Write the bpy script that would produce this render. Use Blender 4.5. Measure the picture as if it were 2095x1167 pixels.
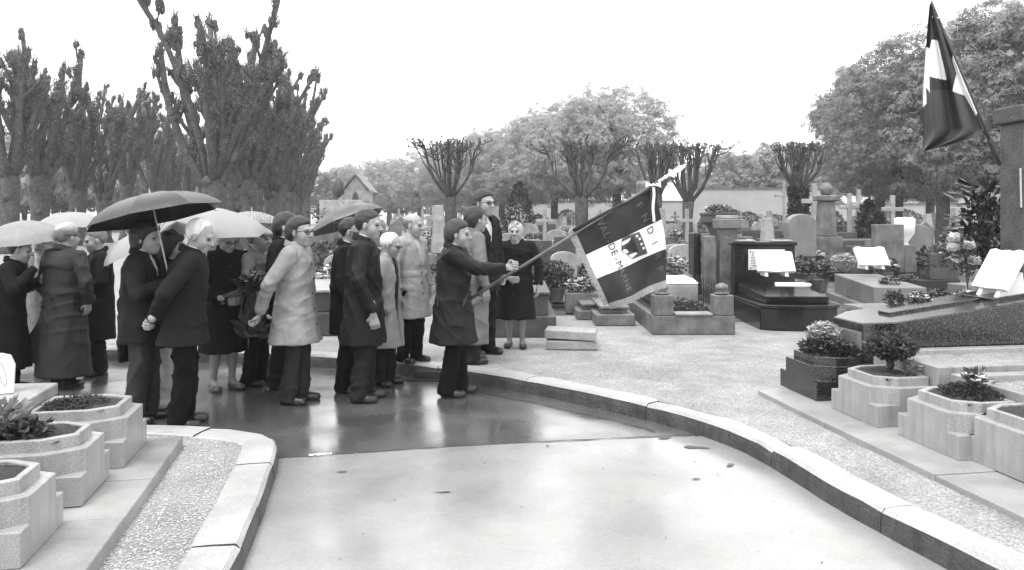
import bpy, bmesh, math, random
import numpy as np
from mathutils import Vector, Matrix, Euler
from mathutils.geometry import tessellate_polygon
for o in list(bpy.data.objects): bpy.data.objects.remove(o)
scene = bpy.context.scene
COL = scene.collection
R = math.radians
rnd = random.Random(7)

# ------------------------------------------------------------------ camera
F, HZ, CH, CX = 1600.0, 438.0, 1.74, 1047.5      # focal length in photo pixels, horizon row, eye height, centre column
cam = bpy.data.cameras.new('camera'); camo = bpy.data.objects.new('camera', cam); COL.objects.link(camo)
camo.location = (0, 0, CH); camo.rotation_euler = (R(90), 0, 0)
cam.sensor_width = 36; cam.lens = 36*F/2095; cam.shift_y = -(583.5-HZ)/2095
cam.clip_start = .1; cam.clip_end = 2000
scene.camera = camo

# ------------------------------------------------------------------ sky, sun, exposure
SUN_EL, SUN_AZ = 70, 215                         # degrees; azimuth clockwise from +Y (sun high behind the camera's left shoulder)
w = bpy.data.worlds.new('World'); scene.world = w; w.use_nodes = True
nt = w.node_tree; nt.nodes.clear()
sky = nt.nodes.new('ShaderNodeTexSky'); sky.sky_type = 'NISHITA'; sky.sun_disc = False
sky.sun_elevation = R(SUN_EL); sky.sun_rotation = R(SUN_AZ); sky.air_density = 2.0; sky.dust_density = 6.0
bw = nt.nodes.new('ShaderNodeRGBToBW')
mx = nt.nodes.new('ShaderNodeMix'); mx.data_type = 'RGBA'; mx.inputs[0].default_value = .80
mx.inputs[7].default_value = (12.5, 12.5, 12.4, 1)   # even grey-white cloud cover over most of the clear sky
bg = nt.nodes.new('ShaderNodeBackground'); bg.inputs[1].default_value = .1
wo = nt.nodes.new('ShaderNodeOutputWorld')
nt.links.new(sky.outputs[0], bw.inputs[0]); nt.links.new(bw.outputs[0], mx.inputs[6])
nt.links.new(mx.outputs[2], bg.inputs[0]); nt.links.new(bg.outputs[0], wo.inputs[0])
sl = bpy.data.lights.new('sun', 'SUN'); sl.energy = 1.5; sl.angle = R(25); sl.color = (1, .995, .985)
so = bpy.data.objects.new('sun', sl); COL.objects.link(so)
sd = Vector((math.sin(R(SUN_AZ))*math.cos(R(SUN_EL)), math.cos(R(SUN_AZ))*math.cos(R(SUN_EL)), math.sin(R(SUN_EL))))
so.rotation_euler = sd.to_track_quat('Z', 'Y').to_euler()
vs = scene.view_settings; vs.view_transform = 'Standard'; vs.look = 'None'; vs.exposure = 1.02; vs.gamma = 1.0
vs.use_curve_mapping = False

# ------------------------------------------------------------------ helpers
def W(u, v, z=0.0):
    Y = F*(CH-z)/(v-HZ); return Vector(((u-CX)/F*Y, Y, z))
def WY(u, v, Y): return Vector(((u-CX)/F*Y, Y, CH-(v-HZ)/F*Y))

def mat(name, base, var=.25, scale=6, rough=.7, bump=.15, bscale=80, speck=0, sscale=160, streak=0, spec=.5, coat=0, warm=.0, sp_lo=.55, trans=0):
    m = bpy.data.materials.new(name); m.use_nodes = True; n = m.node_tree; N = n.nodes; L = n.links
    b = N['Principled BSDF']; tc = N.new('ShaderNodeTexCoord')
    no = N.new('ShaderNodeTexNoise'); no.inputs['Scale'].default_value = scale; no.inputs['Detail'].default_value = 6
    no.inputs['Roughness'].default_value = .62
    L.new(tc.outputs['Object'], no.inputs['Vector'])
    mr = N.new('ShaderNodeMapRange'); mr.inputs[1].default_value = .3; mr.inputs[2].default_value = .7
    mr.inputs[3].default_value = 1-var; mr.inputs[4].default_value = 1+var
    L.new(no.outputs['Fac'], mr.inputs[0]); val = mr.outputs[0]
    def mul(a, bb):
        k = N.new('ShaderNodeMath'); k.operation = 'MULTIPLY'; L.new(a, k.inputs[0])
        if isinstance(bb, float): k.inputs[1].default_value = bb
        else: L.new(bb, k.inputs[1])
        return k.outputs[0]
    if speck:
        s = N.new('ShaderNodeTexNoise'); s.inputs['Scale'].default_value = sscale; s.inputs['Detail'].default_value = 2
        L.new(tc.outputs['Object'], s.inputs['Vector'])
        r2 = N.new('ShaderNodeMapRange'); r2.inputs[1].default_value = sp_lo-.12; r2.inputs[2].default_value = sp_lo+.12
        r2.inputs[3].default_value = 1-speck*.45; r2.inputs[4].default_value = 1+speck
        L.new(s.outputs['Fac'], r2.inputs[0]); val = mul(val, r2.outputs[0])
    if streak:
        mp = N.new('ShaderNodeMapping'); mp.inputs['Scale'].default_value = (9, 9, .9)
        L.new(tc.outputs['Object'], mp.inputs[0])
        s = N.new('ShaderNodeTexNoise'); s.inputs['Scale'].default_value = 1.6; s.inputs['Detail'].default_value = 4
        L.new(mp.outputs[0], s.inputs['Vector'])
        r2 = N.new('ShaderNodeMapRange'); r2.inputs[1].default_value = .46; r2.inputs[2].default_value = .80
        r2.inputs[3].default_value = 1.0; r2.inputs[4].default_value = 1-streak
        L.new(s.outputs['Fac'], r2.inputs[0]); val = mul(val, r2.outputs[0])
    val = mul(val, float(base))
    cc = N.new('ShaderNodeCombineColor')
    L.new(mul(val, 1+warm), cc.inputs[0]); L.new(val, cc.inputs[1]); L.new(mul(val, 1-warm), cc.inputs[2])
    L.new(cc.outputs[0], b.inputs['Base Color'])
    b.inputs['Roughness'].default_value = rough; b.inputs['Specular IOR Level'].default_value = spec
    if coat: b.inputs['Coat Weight'].default_value = coat; b.inputs['Coat Roughness'].default_value = .12
    if bump:
        bn = N.new('ShaderNodeTexNoise'); bn.inputs['Scale'].default_value = bscale; bn.inputs['Detail'].default_value = 5
        L.new(tc.outputs['Object'], bn.inputs['Vector'])
        bp = N.new('ShaderNodeBump'); bp.inputs['Strength'].default_value = bump; bp.inputs['Distance'].default_value = .02
        L.new(bn.outputs['Fac'], bp.inputs['Height']); L.new(bp.outputs[0], b.inputs['Normal'])
    if trans:
        tr = N.new('ShaderNodeBsdfTranslucent'); L.new(cc.outputs[0], tr.inputs[0])
        ms = N.new('ShaderNodeMixShader'); ms.inputs[0].default_value = trans
        L.new(b.outputs[0], ms.inputs[1]); L.new(tr.outputs[0], ms.inputs[2])
        L.new(ms.outputs[0], N['Material Output'].inputs[0])
    return m

MAT = {}
def MT(k): return MAT[k]
KEEP = ('marble', 'petal', 'white_cloth', 'flag_white', 'hair_white', 'leaf_light', 'leaf_fresh', 'leaf_pale', 'skin', 'skin_old', 'stocking')
def defm(k, b_, *a, **kw): MAT[k] = mat(k, b_*(1 if k in KEEP else .64), *a, **kw)
defm('gravel', .37, .28, 2.6, .65, .8, 60, speck=.55, sscale=85)
defm('earth', .13, .6, .9, .85, .9, 20, speck=.6, sscale=9)
defm('pebble', .62, .35, 30, .8, .2, 90)
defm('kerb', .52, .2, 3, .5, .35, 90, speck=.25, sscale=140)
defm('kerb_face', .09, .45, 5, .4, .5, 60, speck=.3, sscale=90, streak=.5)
defm('slab', .42, .3, 2.0, .38, .25, 120, speck=.2)
defm('granite_pale', .45, .2, 2.5, .3, .12, 140, speck=.35, sscale=170, streak=.3)
defm('granite_mid', .25, .2, 3, .42, .2, 140, speck=.6, sscale=170, streak=.2)
defm('granite_dark', .05, .2, 3, .13, .03, 140, speck=2.2, sscale=120, sp_lo=.6, spec=.8)
defm('granite_black', .025, .3, 3, .18, .03, 140, speck=1.6, sscale=110, sp_lo=.62)
defm('stone', .19, .55, 4, .42, .5, 50, streak=.22, speck=.2, sscale=60)
defm('stone_pale', .42, .35, 4, .32, .4, 50, streak=.15, speck=.15, sscale=60)
defm('stone_dark', .085, .5, 4, .5, .5, 50, streak=.15, speck=.3, sscale=60)
defm('marble', .72, .06, 3, .3, .02, 60)
defm('soil', .045, .5, 20, .95, .9, 60)
defm('moss', .06, .5, 40, .95, 1.0, 90)
defm('leaf_dark', .05, .4, 8, .45, .1, 40, trans=.2)
defm('leaf_mid', .10, .4, 8, .5, .1, 40, trans=.25)
defm('leaf_light', .24, .35, 1.2, .55, .1, 40, trans=.3)
defm('leaf_fresh', .36, .3, 1.2, .6, .1, 40, trans=.35)
defm('leaf_pale', .33, .3, 1.2, .6, .1, 40, trans=.3)
defm('petal', .75, .12, 20, .6, .1, 60, trans=.2)
defm('petal_mid', .38, .3, 20, .6, .1, 60, trans=.2)
defm('bark', .10, .5, 3, .85, 1.0, 18, streak=.3, speck=.5, sscale=14)
defm('bark_pale', .11, .4, 3, .9, .9, 22, streak=.35)
defm('wall_pale', .58, .12, .6, .85, .2, 10, streak=.15)
defm('iron', .03, .3, 10, .5, .2, 80)
defm('metal', .62, .1, 10, .3, .05, 80)
defm('wood', .16, .3, 8, .45, .1, 60)
defm('ink', .06, .1, 10, .6, 0)
defm('gold', .13, .1, 10, .4, 0)
defm('white_cloth', .8, .05, 10, .8, .1, 200, trans=.15)
defm('flag_dark', .022, .2, 5, .75, .15, 300)
defm('flag_white', .80, .06, 5, .75, .1, 300, trans=.1)
defm('flag_red', .028, .2, 5, .75, .15, 300)
defm('fringe', .42, .3, 60, .8, .3, 200)
defm('skin', .26, .12, 20, .55, .12, 120, warm=.0)
defm('skin_old', .29, .16, 25, .55, .2, 110)
defm('stocking', .2, .1, 20, .6, .05, 200)
defm('hair_black', .012, .4, 60, .38, .5, 180)
defm('hair_dark', .022, .4, 60, .4, .5, 180)
defm('hair_grey', .22, .4, 60, .6, .5, 180)
defm('hair_white', .72, .2, 60, .7, .5, 150)
defm('shoe', .018, .3, 20, .3, .1, 80)
defm('shoe_wet', .10, .3, 20, .22, .1, 80)
CL = {}
def fold_bump(m):
    n = m.node_tree; N = n.nodes; L = n.links; b = N['Principled BSDF']; tc = N.new('ShaderNodeTexCoord'); mp = N.new('ShaderNodeMapping'); mp.inputs['Scale'].default_value = (12, 12, 4.2); mp.inputs['Rotation'].default_value = (.3, .5, .2)
    L.new(tc.outputs['Object'], mp.inputs[0]); w_ = N.new('ShaderNodeTexNoise'); w_.noise_type = 'RIDGED_MULTIFRACTAL'; w_.inputs['Scale'].default_value = 1.0; w_.inputs['Detail'].default_value = 3.0; w_.inputs['Distortion'].default_value = .6
    L.new(mp.outputs[0], w_.inputs['Vector']); bp = N.new('ShaderNodeBump'); bp.inputs['Strength'].default_value = .5; bp.inputs['Distance'].default_value = .012; L.new(w_.outputs['Fac'], bp.inputs['Height'])
    old = b.inputs['Normal'].links[0].from_node; L.new(bp.outputs[0], old.inputs['Normal']); return m
def cloth(v, rough=.85):
    k = (round(v, 3), rough)
    if k not in CL: CL[k] = fold_bump(mat('cloth', v*(.34 if v < .12 else .64), .28, 6, rough, .35, 420, speck=.18, sscale=700, spec=.16))
    return CL[k]

class MB:
    def __init__(s): s.v = []; s.f = []; s.m = []
    def add(s, vs_, fs, mi=0):
        o = len(s.v); s.v += [tuple(p) for p in vs_]
        for f in fs: s.f.append(tuple(i+o for i in f)); s.m.append(mi)
    def box(s, c, d, rz=0, mi=0, taper=0):
        x, y, z = d[0]/2, d[1]/2, d[2]/2; ca, sa = math.cos(rz), math.sin(rz); P = []
        for k in (-1, 1):
            q = 1-taper if k > 0 else 1
            for i, j in ((-1,-1),(1,-1),(1,1),(-1,1)):
                a, b = i*x*q, j*y*q; P.append((c[0]+a*ca-b*sa, c[1]+a*sa+b*ca, c[2]+k*z))
        s.add(P, [(3,2,1,0),(4,5,6,7),(0,1,5,4),(1,2,6,5),(2,3,7,6),(3,0,4,7)], mi)
    def prism(s, poly, z0, z1, top=None, mi=0):
        n = len(poly); top = top or poly
        za = z0 if callable(z0) else (lambda x, y: z0); zb = z1 if callable(z1) else (lambda x, y: z1)
        P = [(x, y, za(x, y)) for x, y in poly]+[(x, y, zb(x, y)) for x, y in top]
        fs = [(i, (i+1) % n, n+(i+1) % n, n+i) for i in range(n)]
        s.add(P, fs+[tuple(range(n-1, -1, -1)), tuple(range(n, 2*n))], mi)
    def ring(s, outer, inner, z0, z1, mi=0):
        n = len(outer)
        P = [(x, y, z0) for x, y in outer]+[(x, y, z1) for x, y in outer]+[(x, y, z1) for x, y in inner]+[(x, y, z0) for x, y in inner]
        fs = []
        for i in range(n):
            j = (i+1) % n
            for a in range(4): b = (a+1) % 4; fs.append((a*n+i, a*n+j, b*n+j, b*n+i))
        s.add(P, fs, mi)
    def lathe(s, prof, n=12, c=(0,0,0), mi=0, ax=None):
        P = []; o = Vector(c); q = ax.to_track_quat('Z', 'Y') if ax else None
        for r, z in prof:
            for i in range(n):
                a = 2*math.pi*i/n; p = Vector((r*math.cos(a), r*math.sin(a), z)); P.append((q @ p if q else p)+o)
        fs = [(k*n+i, k*n+(i+1) % n, (k+1)*n+(i+1) % n, (k+1)*n+i) for k in range(len(prof)-1) for i in range(n)]
        s.add(P, fs+[tuple(range(n-1, -1, -1)), tuple((len(prof)-1)*n+i for i in range(n))], mi)
    def tube(s, pts, rad, n=6, mi=0):
        pts = [Vector(p) for p in pts]; P = []
        if not hasattr(rad, '__len__'): rad = [rad]*len(pts)
        up = Vector((.31, .17, .93))
        for i, p in enumerate(pts):
            t = (pts[min(i+1, len(pts)-1)]-pts[max(i-1, 0)]).normalized()
            a = t.cross(up)
            if a.length < .1: a = t.cross(Vector((1, 0, 0)))
            a.normalize(); b = t.cross(a)
            for k in range(n):
                th = 2*math.pi*k/n; P.append(p+(a*math.cos(th)+b*math.sin(th))*rad[i])
        m = len(pts)
        fs = [(k*n+i, k*n+(i+1) % n, (k+1)*n+(i+1) % n, (k+1)*n+i) for k in range(m-1) for i in range(n)]
        s.add(P, fs+[tuple(range(n-1, -1, -1)), tuple((m-1)*n+i for i in range(n))], mi)
    def lump(s, c, r, rg, mi=0, n=6, m=4, rough=.25):
        c = Vector(c); r = r if hasattr(r, '__len__') else (r, r, r); P = [c-Vector((0, 0, r[2]))]
        for j in range(1, m):
            ph = -math.pi/2+math.pi*j/m
            for i in range(n):
                a = 2*math.pi*(i+.5*(j % 2))/n; q = 1+rg.uniform(-rough, rough)
                P.append(c+Vector((r[0]*math.cos(ph)*math.cos(a)*q, r[1]*math.cos(ph)*math.sin(a)*q, r[2]*math.sin(ph)*q)))
        P.append(c+Vector((0, 0, r[2]))); fs = []
        for i in range(n):
            fs.append((0, 1+(i+1) % n, 1+i)); fs.append((len(P)-1, 1+(m-2)*n+i, 1+(m-2)*n+(i+1) % n))
            for j in range(m-2): fs.append((1+j*n+i, 1+j*n+(i+1) % n, 1+(j+1)*n+(i+1) % n, 1+(j+1)*n+i))
        s.add(P, fs, mi)
    def build(s, name, mats, parent=None, smooth=False, bevel=0, recalc=False):
        me = bpy.data.meshes.new(name); me.from_pydata(s.v, [], s.f)
        mats = mats if isinstance(mats, (list, tuple)) else [mats]
        for m in mats: me.materials.append(MAT[m] if isinstance(m, str) else m)
        if len(mats) > 1: me.polygons.foreach_set('material_index', s.m)
        if smooth: me.polygons.foreach_set('use_smooth', [True]*len(s.f))
        if recalc:
            b = bmesh.new(); b.from_mesh(me); bmesh.ops.recalc_face_normals(b, faces=b.faces); b.to_mesh(me); b.free()
        me.update(); o = bpy.data.objects.new(name, me); COL.objects.link(o)
        if parent: o.parent = parent
        if bevel:
            md = o.modifiers.new('bevel', 'BEVEL'); md.width = bevel; md.segments = 2; md.limit_method = 'ANGLE'; md.angle_limit = R(30)
        return o

def tag(o, label=None, cat=None, group=None, kind=None):
    if label: o['label'] = label
    if cat: o['category'] = cat
    if group: o['group'] = group
    if kind: o['kind'] = kind
    return o
def empty(name, loc=(0,0,0), rz=0.0, label=None, cat=None, group=None):
    o = bpy.data.objects.new(name, None); o.empty_display_size = .1; COL.objects.link(o)
    o.location = loc; o.rotation_euler = (0, 0, rz); return tag(o, label, cat, group)
def copy_tree(o, loc=None, rz=None, sc=None, label=None, group=None, parent=None):
    c = o.copy(); COL.objects.link(c); c.parent = parent
    for ch in o.children: copy_tree(ch, parent=c)
    if loc is not None: c.location = loc
    if rz is not None: c.rotation_euler = (0, 0, rz)
    if sc is not None: c.scale = sc if hasattr(sc, '__len__') else (sc, sc, sc)
    if label: c['label'] = label
    if group: c['group'] = group
    return c
def sheet(name, pts, z, m, kind='structure', parent=None):
    tri = tessellate_polygon([[Vector((p[0], p[1], 0)) for p in pts]])
    mb = MB(); mb.add([(p[0], p[1], z) for p in pts], tri)
    o = mb.build(name, m, parent, recalc=True)
    if o.data.polygons[0].normal.z < 0: o.data.flip_normals()
    if kind: o['kind'] = kind
    return o
def catmull(P, n=8):
    P = [Vector(p) for p in P]; out = []
    for i in range(len(P)-1):
        a = P[max(i-1, 0)]; b = P[i]; c = P[i+1]; d = P[min(i+2, len(P)-1)]
        for k in range(n):
            t = k/n; out.append(.5*((2*b)+(c-a)*t+(2*a-5*b+4*c-d)*t*t+(3*b-a-3*c+d)*t**3))
    return out+[P[-1]]

def leaves(mb, n, fn, size, rg, mi=0, asp=.5, droop=0, face_out=None):
    """n small folded leaves; fn() gives a position"""
    for _ in range(n):
        p = fn(); s_ = size*rg.uniform(.6, 1.3)
        d = Vector((rg.gauss(0, 1), rg.gauss(0, 1), rg.gauss(0, .6)-droop))
        if face_out is not None: d += (p-face_out).normalized()*1.2
        if d.length < .01: d = Vector((1, 0, 0))
        d.normalize(); sd_ = d.cross(Vector((rg.gauss(0, 1), rg.gauss(0, 1), rg.gauss(0, 1)+.01))).normalized()
        nn = d.cross(sd_)*s_*.12
        mb.add([p, p+d*s_*.5+sd_*s_*asp*.5+nn, p+d*s_, p+d*s_*.5-sd_*s_*asp*.5+nn], [(0, 1, 2), (0, 2, 3)], mi)
def in_ell(c, r, rg, shell=0.0):
    c = Vector(c)
    def fn():
        while True:
            q = Vector((rg.uniform(-1, 1), rg.uniform(-1, 1), rg.uniform(-1, 1)))
            if shell < q.length < 1: return c+Vector((q.x*r[0], q.y*r[1], q.z*r[2]))
    return fn
# ================================================================== the setting
KZ = .14
# carriageway: one sheet to the horizon, everything else lies on it
road = sheet('road', [(-400, -20), (400, -20), (400, 700), (-400, 700)], 0, 'gravel')
def wet_asphalt():
    m = mat('wet_asphalt', .085, .4, 1.1, .2, 0, speck=.25, sscale=60); n = m.node_tree; N = n.nodes; L = n.links; b = N['Principled BSDF']
    tc = N.new('ShaderNodeTexCoord'); a = N.new('ShaderNodeTexNoise'); a.inputs['Scale'].default_value = 1.4; a.inputs['Detail'].default_value = 7
    L.new(tc.outputs['Object'], a.inputs['Vector'])
    r = N.new('ShaderNodeMapRange'); r.inputs[1].default_value = .35; r.inputs[2].default_value = .68; r.inputs[3].default_value = .10; r.inputs[4].default_value = .34
    L.new(a.outputs['Fac'], r.inputs[0]); L.new(r.outputs[0], b.inputs['Roughness'])
    g = N.new('ShaderNodeTexNoise'); g.inputs['Scale'].default_value = 130; g.inputs['Detail'].default_value = 3; L.new(tc.outputs['Object'], g.inputs['Vector'])
    g2 = N.new('ShaderNodeTexNoise'); g2.inputs['Scale'].default_value = 5; g2.inputs['Detail'].default_value = 4; L.new(tc.outputs['Object'], g2.inputs['Vector'])
    ad = N.new('ShaderNodeMath'); ad.operation = 'MULTIPLY_ADD'; ad.inputs[1].default_value = .12; L.new(g.outputs['Fac'], ad.inputs[0]); L.new(g2.outputs['Fac'], ad.inputs[2])
    bp = N.new('ShaderNodeBump'); bp.inputs['Strength'].default_value = .10; bp.inputs['Distance'].default_value = .02
    L.new(ad.outputs[0], bp.inputs['Height']); L.new(bp.outputs[0], b.inputs['Normal'])
    b.inputs['IOR'].default_value = 1.5; b.inputs['Specular IOR Level'].default_value = .6
    b.inputs['Coat Weight'].default_value = 1; b.inputs['Coat IOR'].default_value = 1.5
    L.new(r.outputs[0], b.inputs['Coat Roughness']); L.new(bp.outputs[0], b.inputs['Coat Normal'])
    return m
MAT['wet_asphalt'] = wet_asphalt()
road.data.materials[0] = MAT['wet_asphalt']
def sky_lit_road():  # wet road surface with the sky's reflection painted in as a paler base
    m = mat('sky_lit_road', .235, .26, .9, .4, .1, 110, speck=.1, sscale=70); n = m.node_tree; N = n.nodes; L = n.links; b = N['Principled BSDF']
    tc = N.new('ShaderNodeTexCoord'); a = N.new('ShaderNodeTexNoise'); a.inputs['Scale'].default_value = 1.1; a.inputs['Detail'].default_value = 6
    L.new(tc.outputs['Object'], a.inputs['Vector'])
    r = N.new('ShaderNodeMapRange'); r.inputs[1].default_value = .35; r.inputs[2].default_value = .65; r.inputs[3].default_value = .16; r.inputs[4].default_value = .42
    L.new(a.outputs['Fac'], r.inputs[0]); L.new(r.outputs[0], b.inputs['Roughness'])
    b.inputs['Coat Weight'].default_value = .7; b.inputs['Coat IOR'].default_value = 1.4
    r3 = N.new('ShaderNodeMapRange'); r3.inputs[1].default_value = .35; r3.inputs[2].default_value = .65; r3.inputs[3].default_value = .12; r3.inputs[4].default_value = .35
    L.new(a.outputs['Fac'], r3.inputs[0]); L.new(r3.outputs[0], b.inputs['Coat Roughness'])
    return m
MAT['sky_lit_road'] = sky_lit_road()

kerb_px = [(2420, 1420), (2180, 1292), (2050, 1225), (1934, 1164), (1816, 1101), (1700, 1036), (1626, 988), (1560, 948), (1500, 918), (1400, 882), (1300, 855),
           (1200, 832), (1080, 806), (980, 789), (860, 772), (740, 759), (620, 750), (500, 744), (350, 740), (150, 738), (-150, 740), (-600, 752)]
kerb_path = catmull([W(u, v) for u, v in kerb_px], 8)
def offset_path(P, d):
    out = []
    for i, p in enumerate(P):
        t = (P[min(i+1, len(P)-1)]-P[max(i-1, 0)]); t.z = 0; t.normalize(); out.append(p+Vector((t.y, -t.x, 0))*d)
    return out
inner = offset_path(kerb_path, .17)
# near apron of the same road, sky glare put into a paler base, with a gutter strip along the kerb
joint_px = [(560, 940), (700, 931), (850, 921), (1000, 912), (1200, 902), (1380, 894), (1440, 893)]
crack_px = [(1340, 884), (1300, 872), (1230, 855), (1150, 838), (1080, 822), (1000, 807), (925, 795), (860, 786)]
near = [p for p in kerb_path if p.x > W(860, 772).x]
near = [p for p in kerb_path if p.x > W(1400, 882).x-.05]
ap = [W(u, v) for u, v in joint_px]+[p+Vector((.05, .05, 0)) for p in reversed(near)]+[Vector((2.6, 1, 0)), Vector((-3, 1, 0)), Vector((-3, 5.2, 0))]
sheet('road_apron', [(p.x, p.y) for p in ap], .005, 'sky_lit_road')
def strip(name, px, wd, z, m, seed=1, kind='structure'):
    rg = random.Random(seed); P = catmull([W(u, v) for u, v in px], 5); L_ = []; R_ = []
    for i, p in enumerate(P):
        t = (P[min(i+1, len(P)-1)]-P[max(i-1, 0)]).normalized(); n = Vector((t.y, -t.x, 0)); a = wd*rg.uniform(.3, 1.3)
        q = p+n*rg.uniform(-.006, .006); L_.append(q+n*a*.5); R_.append(q-n*a*.5)
    mb = MB(); k = len(P)
    mb.add([(p.x, p.y, z) for p in L_+R_], [(i, i+1, k+i+1, k+i) for i in range(k-1)])
    o = mb.build(name, m, recalc=True)
    if o.data.polygons[0].normal.z < 0: o.data.flip_normals()
    return tag(o, kind=kind)
defm('patch', .10, .4, 8, .5, .2)
defm('crack', .05, .4, 8, .5, .2)
strip('expansion_joint', joint_px[:-1]+[(1430, 894)], .020, .010, 'crack')
strip('gutter_crack', list(reversed(crack_px))[1:], .018, .0102, 'crack', 3)
strip('joint_patch', [(632, 934.5), (655, 933), (678, 931.5)], .045, .0125, 'marble', 5)
rg = random.Random(4)
for (u, v, a, b, rz) in [(1362, 897, .075, .028, .4), (1432, 918, .115, .026, -.12), (1494, 955, .045, .018, .9), (1425, 983, .03, .010, .1), (1385, 892, .06, .010, .5), (700, 968, .06, .010, .2), (1120, 915, .02, .012, .2), (905, 1010, .05, .008, .1)]:
    c = W(u, v); pts = []
    for i in range(11):
        t = 2*math.pi*i/11; q = rg.uniform(.3, 1.2); x, y = a*math.cos(t)*q, b*math.sin(t)*q*1.6
        pts.append((c.x+x*math.cos(rz)-y*math.sin(rz), c.y+x*math.sin(rz)+y*math.cos(rz)))
    sheet('worn_patch', pts, .0105, 'patch')

def kerb_stones(path, width, hgt, seglen, parent, mname='kerb', seed=2, rise=0):
    rg = random.Random(seed); s = [0]
    for a, b in zip(path, path[1:]): s.append(s[-1]+(b-a).length)
    def at(t):
        for i in range(len(s)-1):
            if s[i+1] >= t:
                k = (t-s[i])/max(1e-6, s[i+1]-s[i]); return path[i].lerp(path[i+1], k)
        return path[-1]
    def fr(t):
        p = at(t); q = (at(min(t+.03, s[-1]))-at(max(t-.03, 0))); q.normalize(); return p, Vector((q.y, -q.x, 0))
    t = 0
    while t < s[-1]-.05:
        ln = min(seglen*rg.uniform(.85, 1.2), s[-1]-t); t1 = t+ln-.007; k = max(2, int(ln/.16)); mb = MB(); P = []
        dz = rg.uniform(-.006, .006); do = rg.uniform(-.006, .006)
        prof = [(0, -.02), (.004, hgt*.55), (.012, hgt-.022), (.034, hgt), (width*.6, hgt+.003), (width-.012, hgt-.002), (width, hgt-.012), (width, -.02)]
        for i in range(k+1):
            tt = t+(t1-t)*i/k; p, n = fr(tt); e = .006 if i in (0, k) else 0
            for o_, z in prof:
                j = rg.uniform(-.003, .003); P.append((p.x+n.x*(o_+do+j), p.y+n.y*(o_+do+j), z+(dz+rg.uniform(-.003, .003)-e if z > 0 else 0)))
        n_ = len(prof)
        fs = [(i*n_+a, i*n_+a+1, (i+1)*n_+a+1, (i+1)*n_+a) for i in range(k) for a in range(n_-1)]
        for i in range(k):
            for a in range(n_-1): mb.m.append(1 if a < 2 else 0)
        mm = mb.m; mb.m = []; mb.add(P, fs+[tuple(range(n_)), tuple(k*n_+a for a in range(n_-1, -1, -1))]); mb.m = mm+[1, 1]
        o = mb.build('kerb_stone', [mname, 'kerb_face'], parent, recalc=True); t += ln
far = [(-300, inner[-1].y+2), (-400, 700), (400, 700), (400, inner[0].y-.5)]
pave = sheet('pavement', [(p.x, p.y) for p in inner]+far, KZ-.004, 'gravel')
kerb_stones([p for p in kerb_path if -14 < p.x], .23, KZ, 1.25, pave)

# left island with its own kerb
isl_px = [(430, 1330), (470, 1230), (500, 1164), (535, 1070), (556, 1005), (568, 965), (571, 948), (566, 934), (545, 925), (510, 918), (460, 911), (400, 907), (300, 905), (150, 904), (-60, 904), (-400, 906)]
isl = catmull([W(u, v) for u, v in isl_px], 6)
isl_in = offset_path(isl, -.20)
island = sheet('island_gravel', [(p.x, p.y) for p in isl_in]+[(-9, 1.2)], KZ-.02, 'gravel')
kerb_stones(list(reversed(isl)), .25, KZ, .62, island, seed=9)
# drain opening in the far kerb behind the flag bearer
dr = empty('drain_inlet', W(880, 777), R(-7), 'dark drain opening in the kerb behind the flag bearer', 'drain')
mb = MB(); mb.box((0, .0, .05), (.34, .03, .085)); mb.build('opening', 'iron', dr, bevel=.01)
mb = MB(); mb.prism([(-.24, -.10), (.24, -.10), (.2, -.012), (-.2, -.012)], .006, .012); mb.build('grate', 'iron', dr)

# loose pebbles on the island and by the right-hand kerb
def scatter_pebbles(name, n, region, lo, hi, z, seed, m='pebble'):
    rg = random.Random(seed); mb = MB()
    k = 0
    while k < n:
        p = region(rg)
        if p is None: continue
        r = rg.uniform(lo, hi); a = rg.uniform(0, 3); c, s_ = math.cos(a), math.sin(a); q = rg.uniform(.6, 1.1); h_ = r*rg.uniform(.5, .8)
        P = [(r, 0, 0), (0, r*q, 0), (-r, 0, 0), (0, -r*q, 0), (r*.1, 0, h_), (0, 0, -h_)]
        mb.add([(p[0]+x*c-y*s_, p[1]+x*s_+y*c, z+zz) for x, y, zz in P], [(0,1,4),(1,2,4),(2,3,4),(3,0,4)]); k += 1
    return tag(mb.build(name, m), 'loose pale gravel lying on the ground' if 0 else None, None, None, 'stuff')
def inside(p, poly):
    c = False; j = len(poly)-1
    for i in range(len(poly)):
        a, b = poly[i], poly[j]
        if (a[1] > p[1]) != (b[1] > p[1]) and p[0] < (b[0]-a[0])*(p[1]-a[1])/(b[1]-a[1])+a[0]: c = not c
        j = i
    return c
pv = [(p.x, p.y) for p in inner]+far
il = [(p.x, p.y) for p in isl_in]+[(-9, 1.2)]
def reg_l(rg):
    p = (rg.uniform(-3.0, -1.05), rg.uniform(2.8, 6.2)); return p if inside(p, il) else None
o = scatter_pebbles('island_pebbles', 12000, reg_l, .003, .0085, KZ-.017, 5); tag(o, 'pale loose gravel between the left kerb and grave slabs', 'gravel')
def reg_road(rg):
    p = (rg.uniform(-3, 2.6), rg.uniform(3.6, 9.4)); return None if inside(p, pv) or inside(p, il) else p
def reg_r(rg):
    Y = rg.uniform(3.6, 11.5); k = W(1047, 438+F*CH/Y)
    x = rg.uniform(-1.5, 4.6); p = (x, Y); return p if inside(p, pv) else None
sheet('cemetery_ground', [(-7.5, 27), (-3.4, 13.6), (-.6, 12.2), (1.4, 12.4), (3.2, 11.6), (5.2, 11.8), (9, 10.4), (40, 14), (75, 76), (-16, 76)], KZ+.004, 'earth')
o = scatter_pebbles('road_litter', 130, reg_road, .002, .006, .008, 17, 'soil'); tag(o, 'small leaf scraps and grit scattered on the wet road', 'litter')
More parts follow.
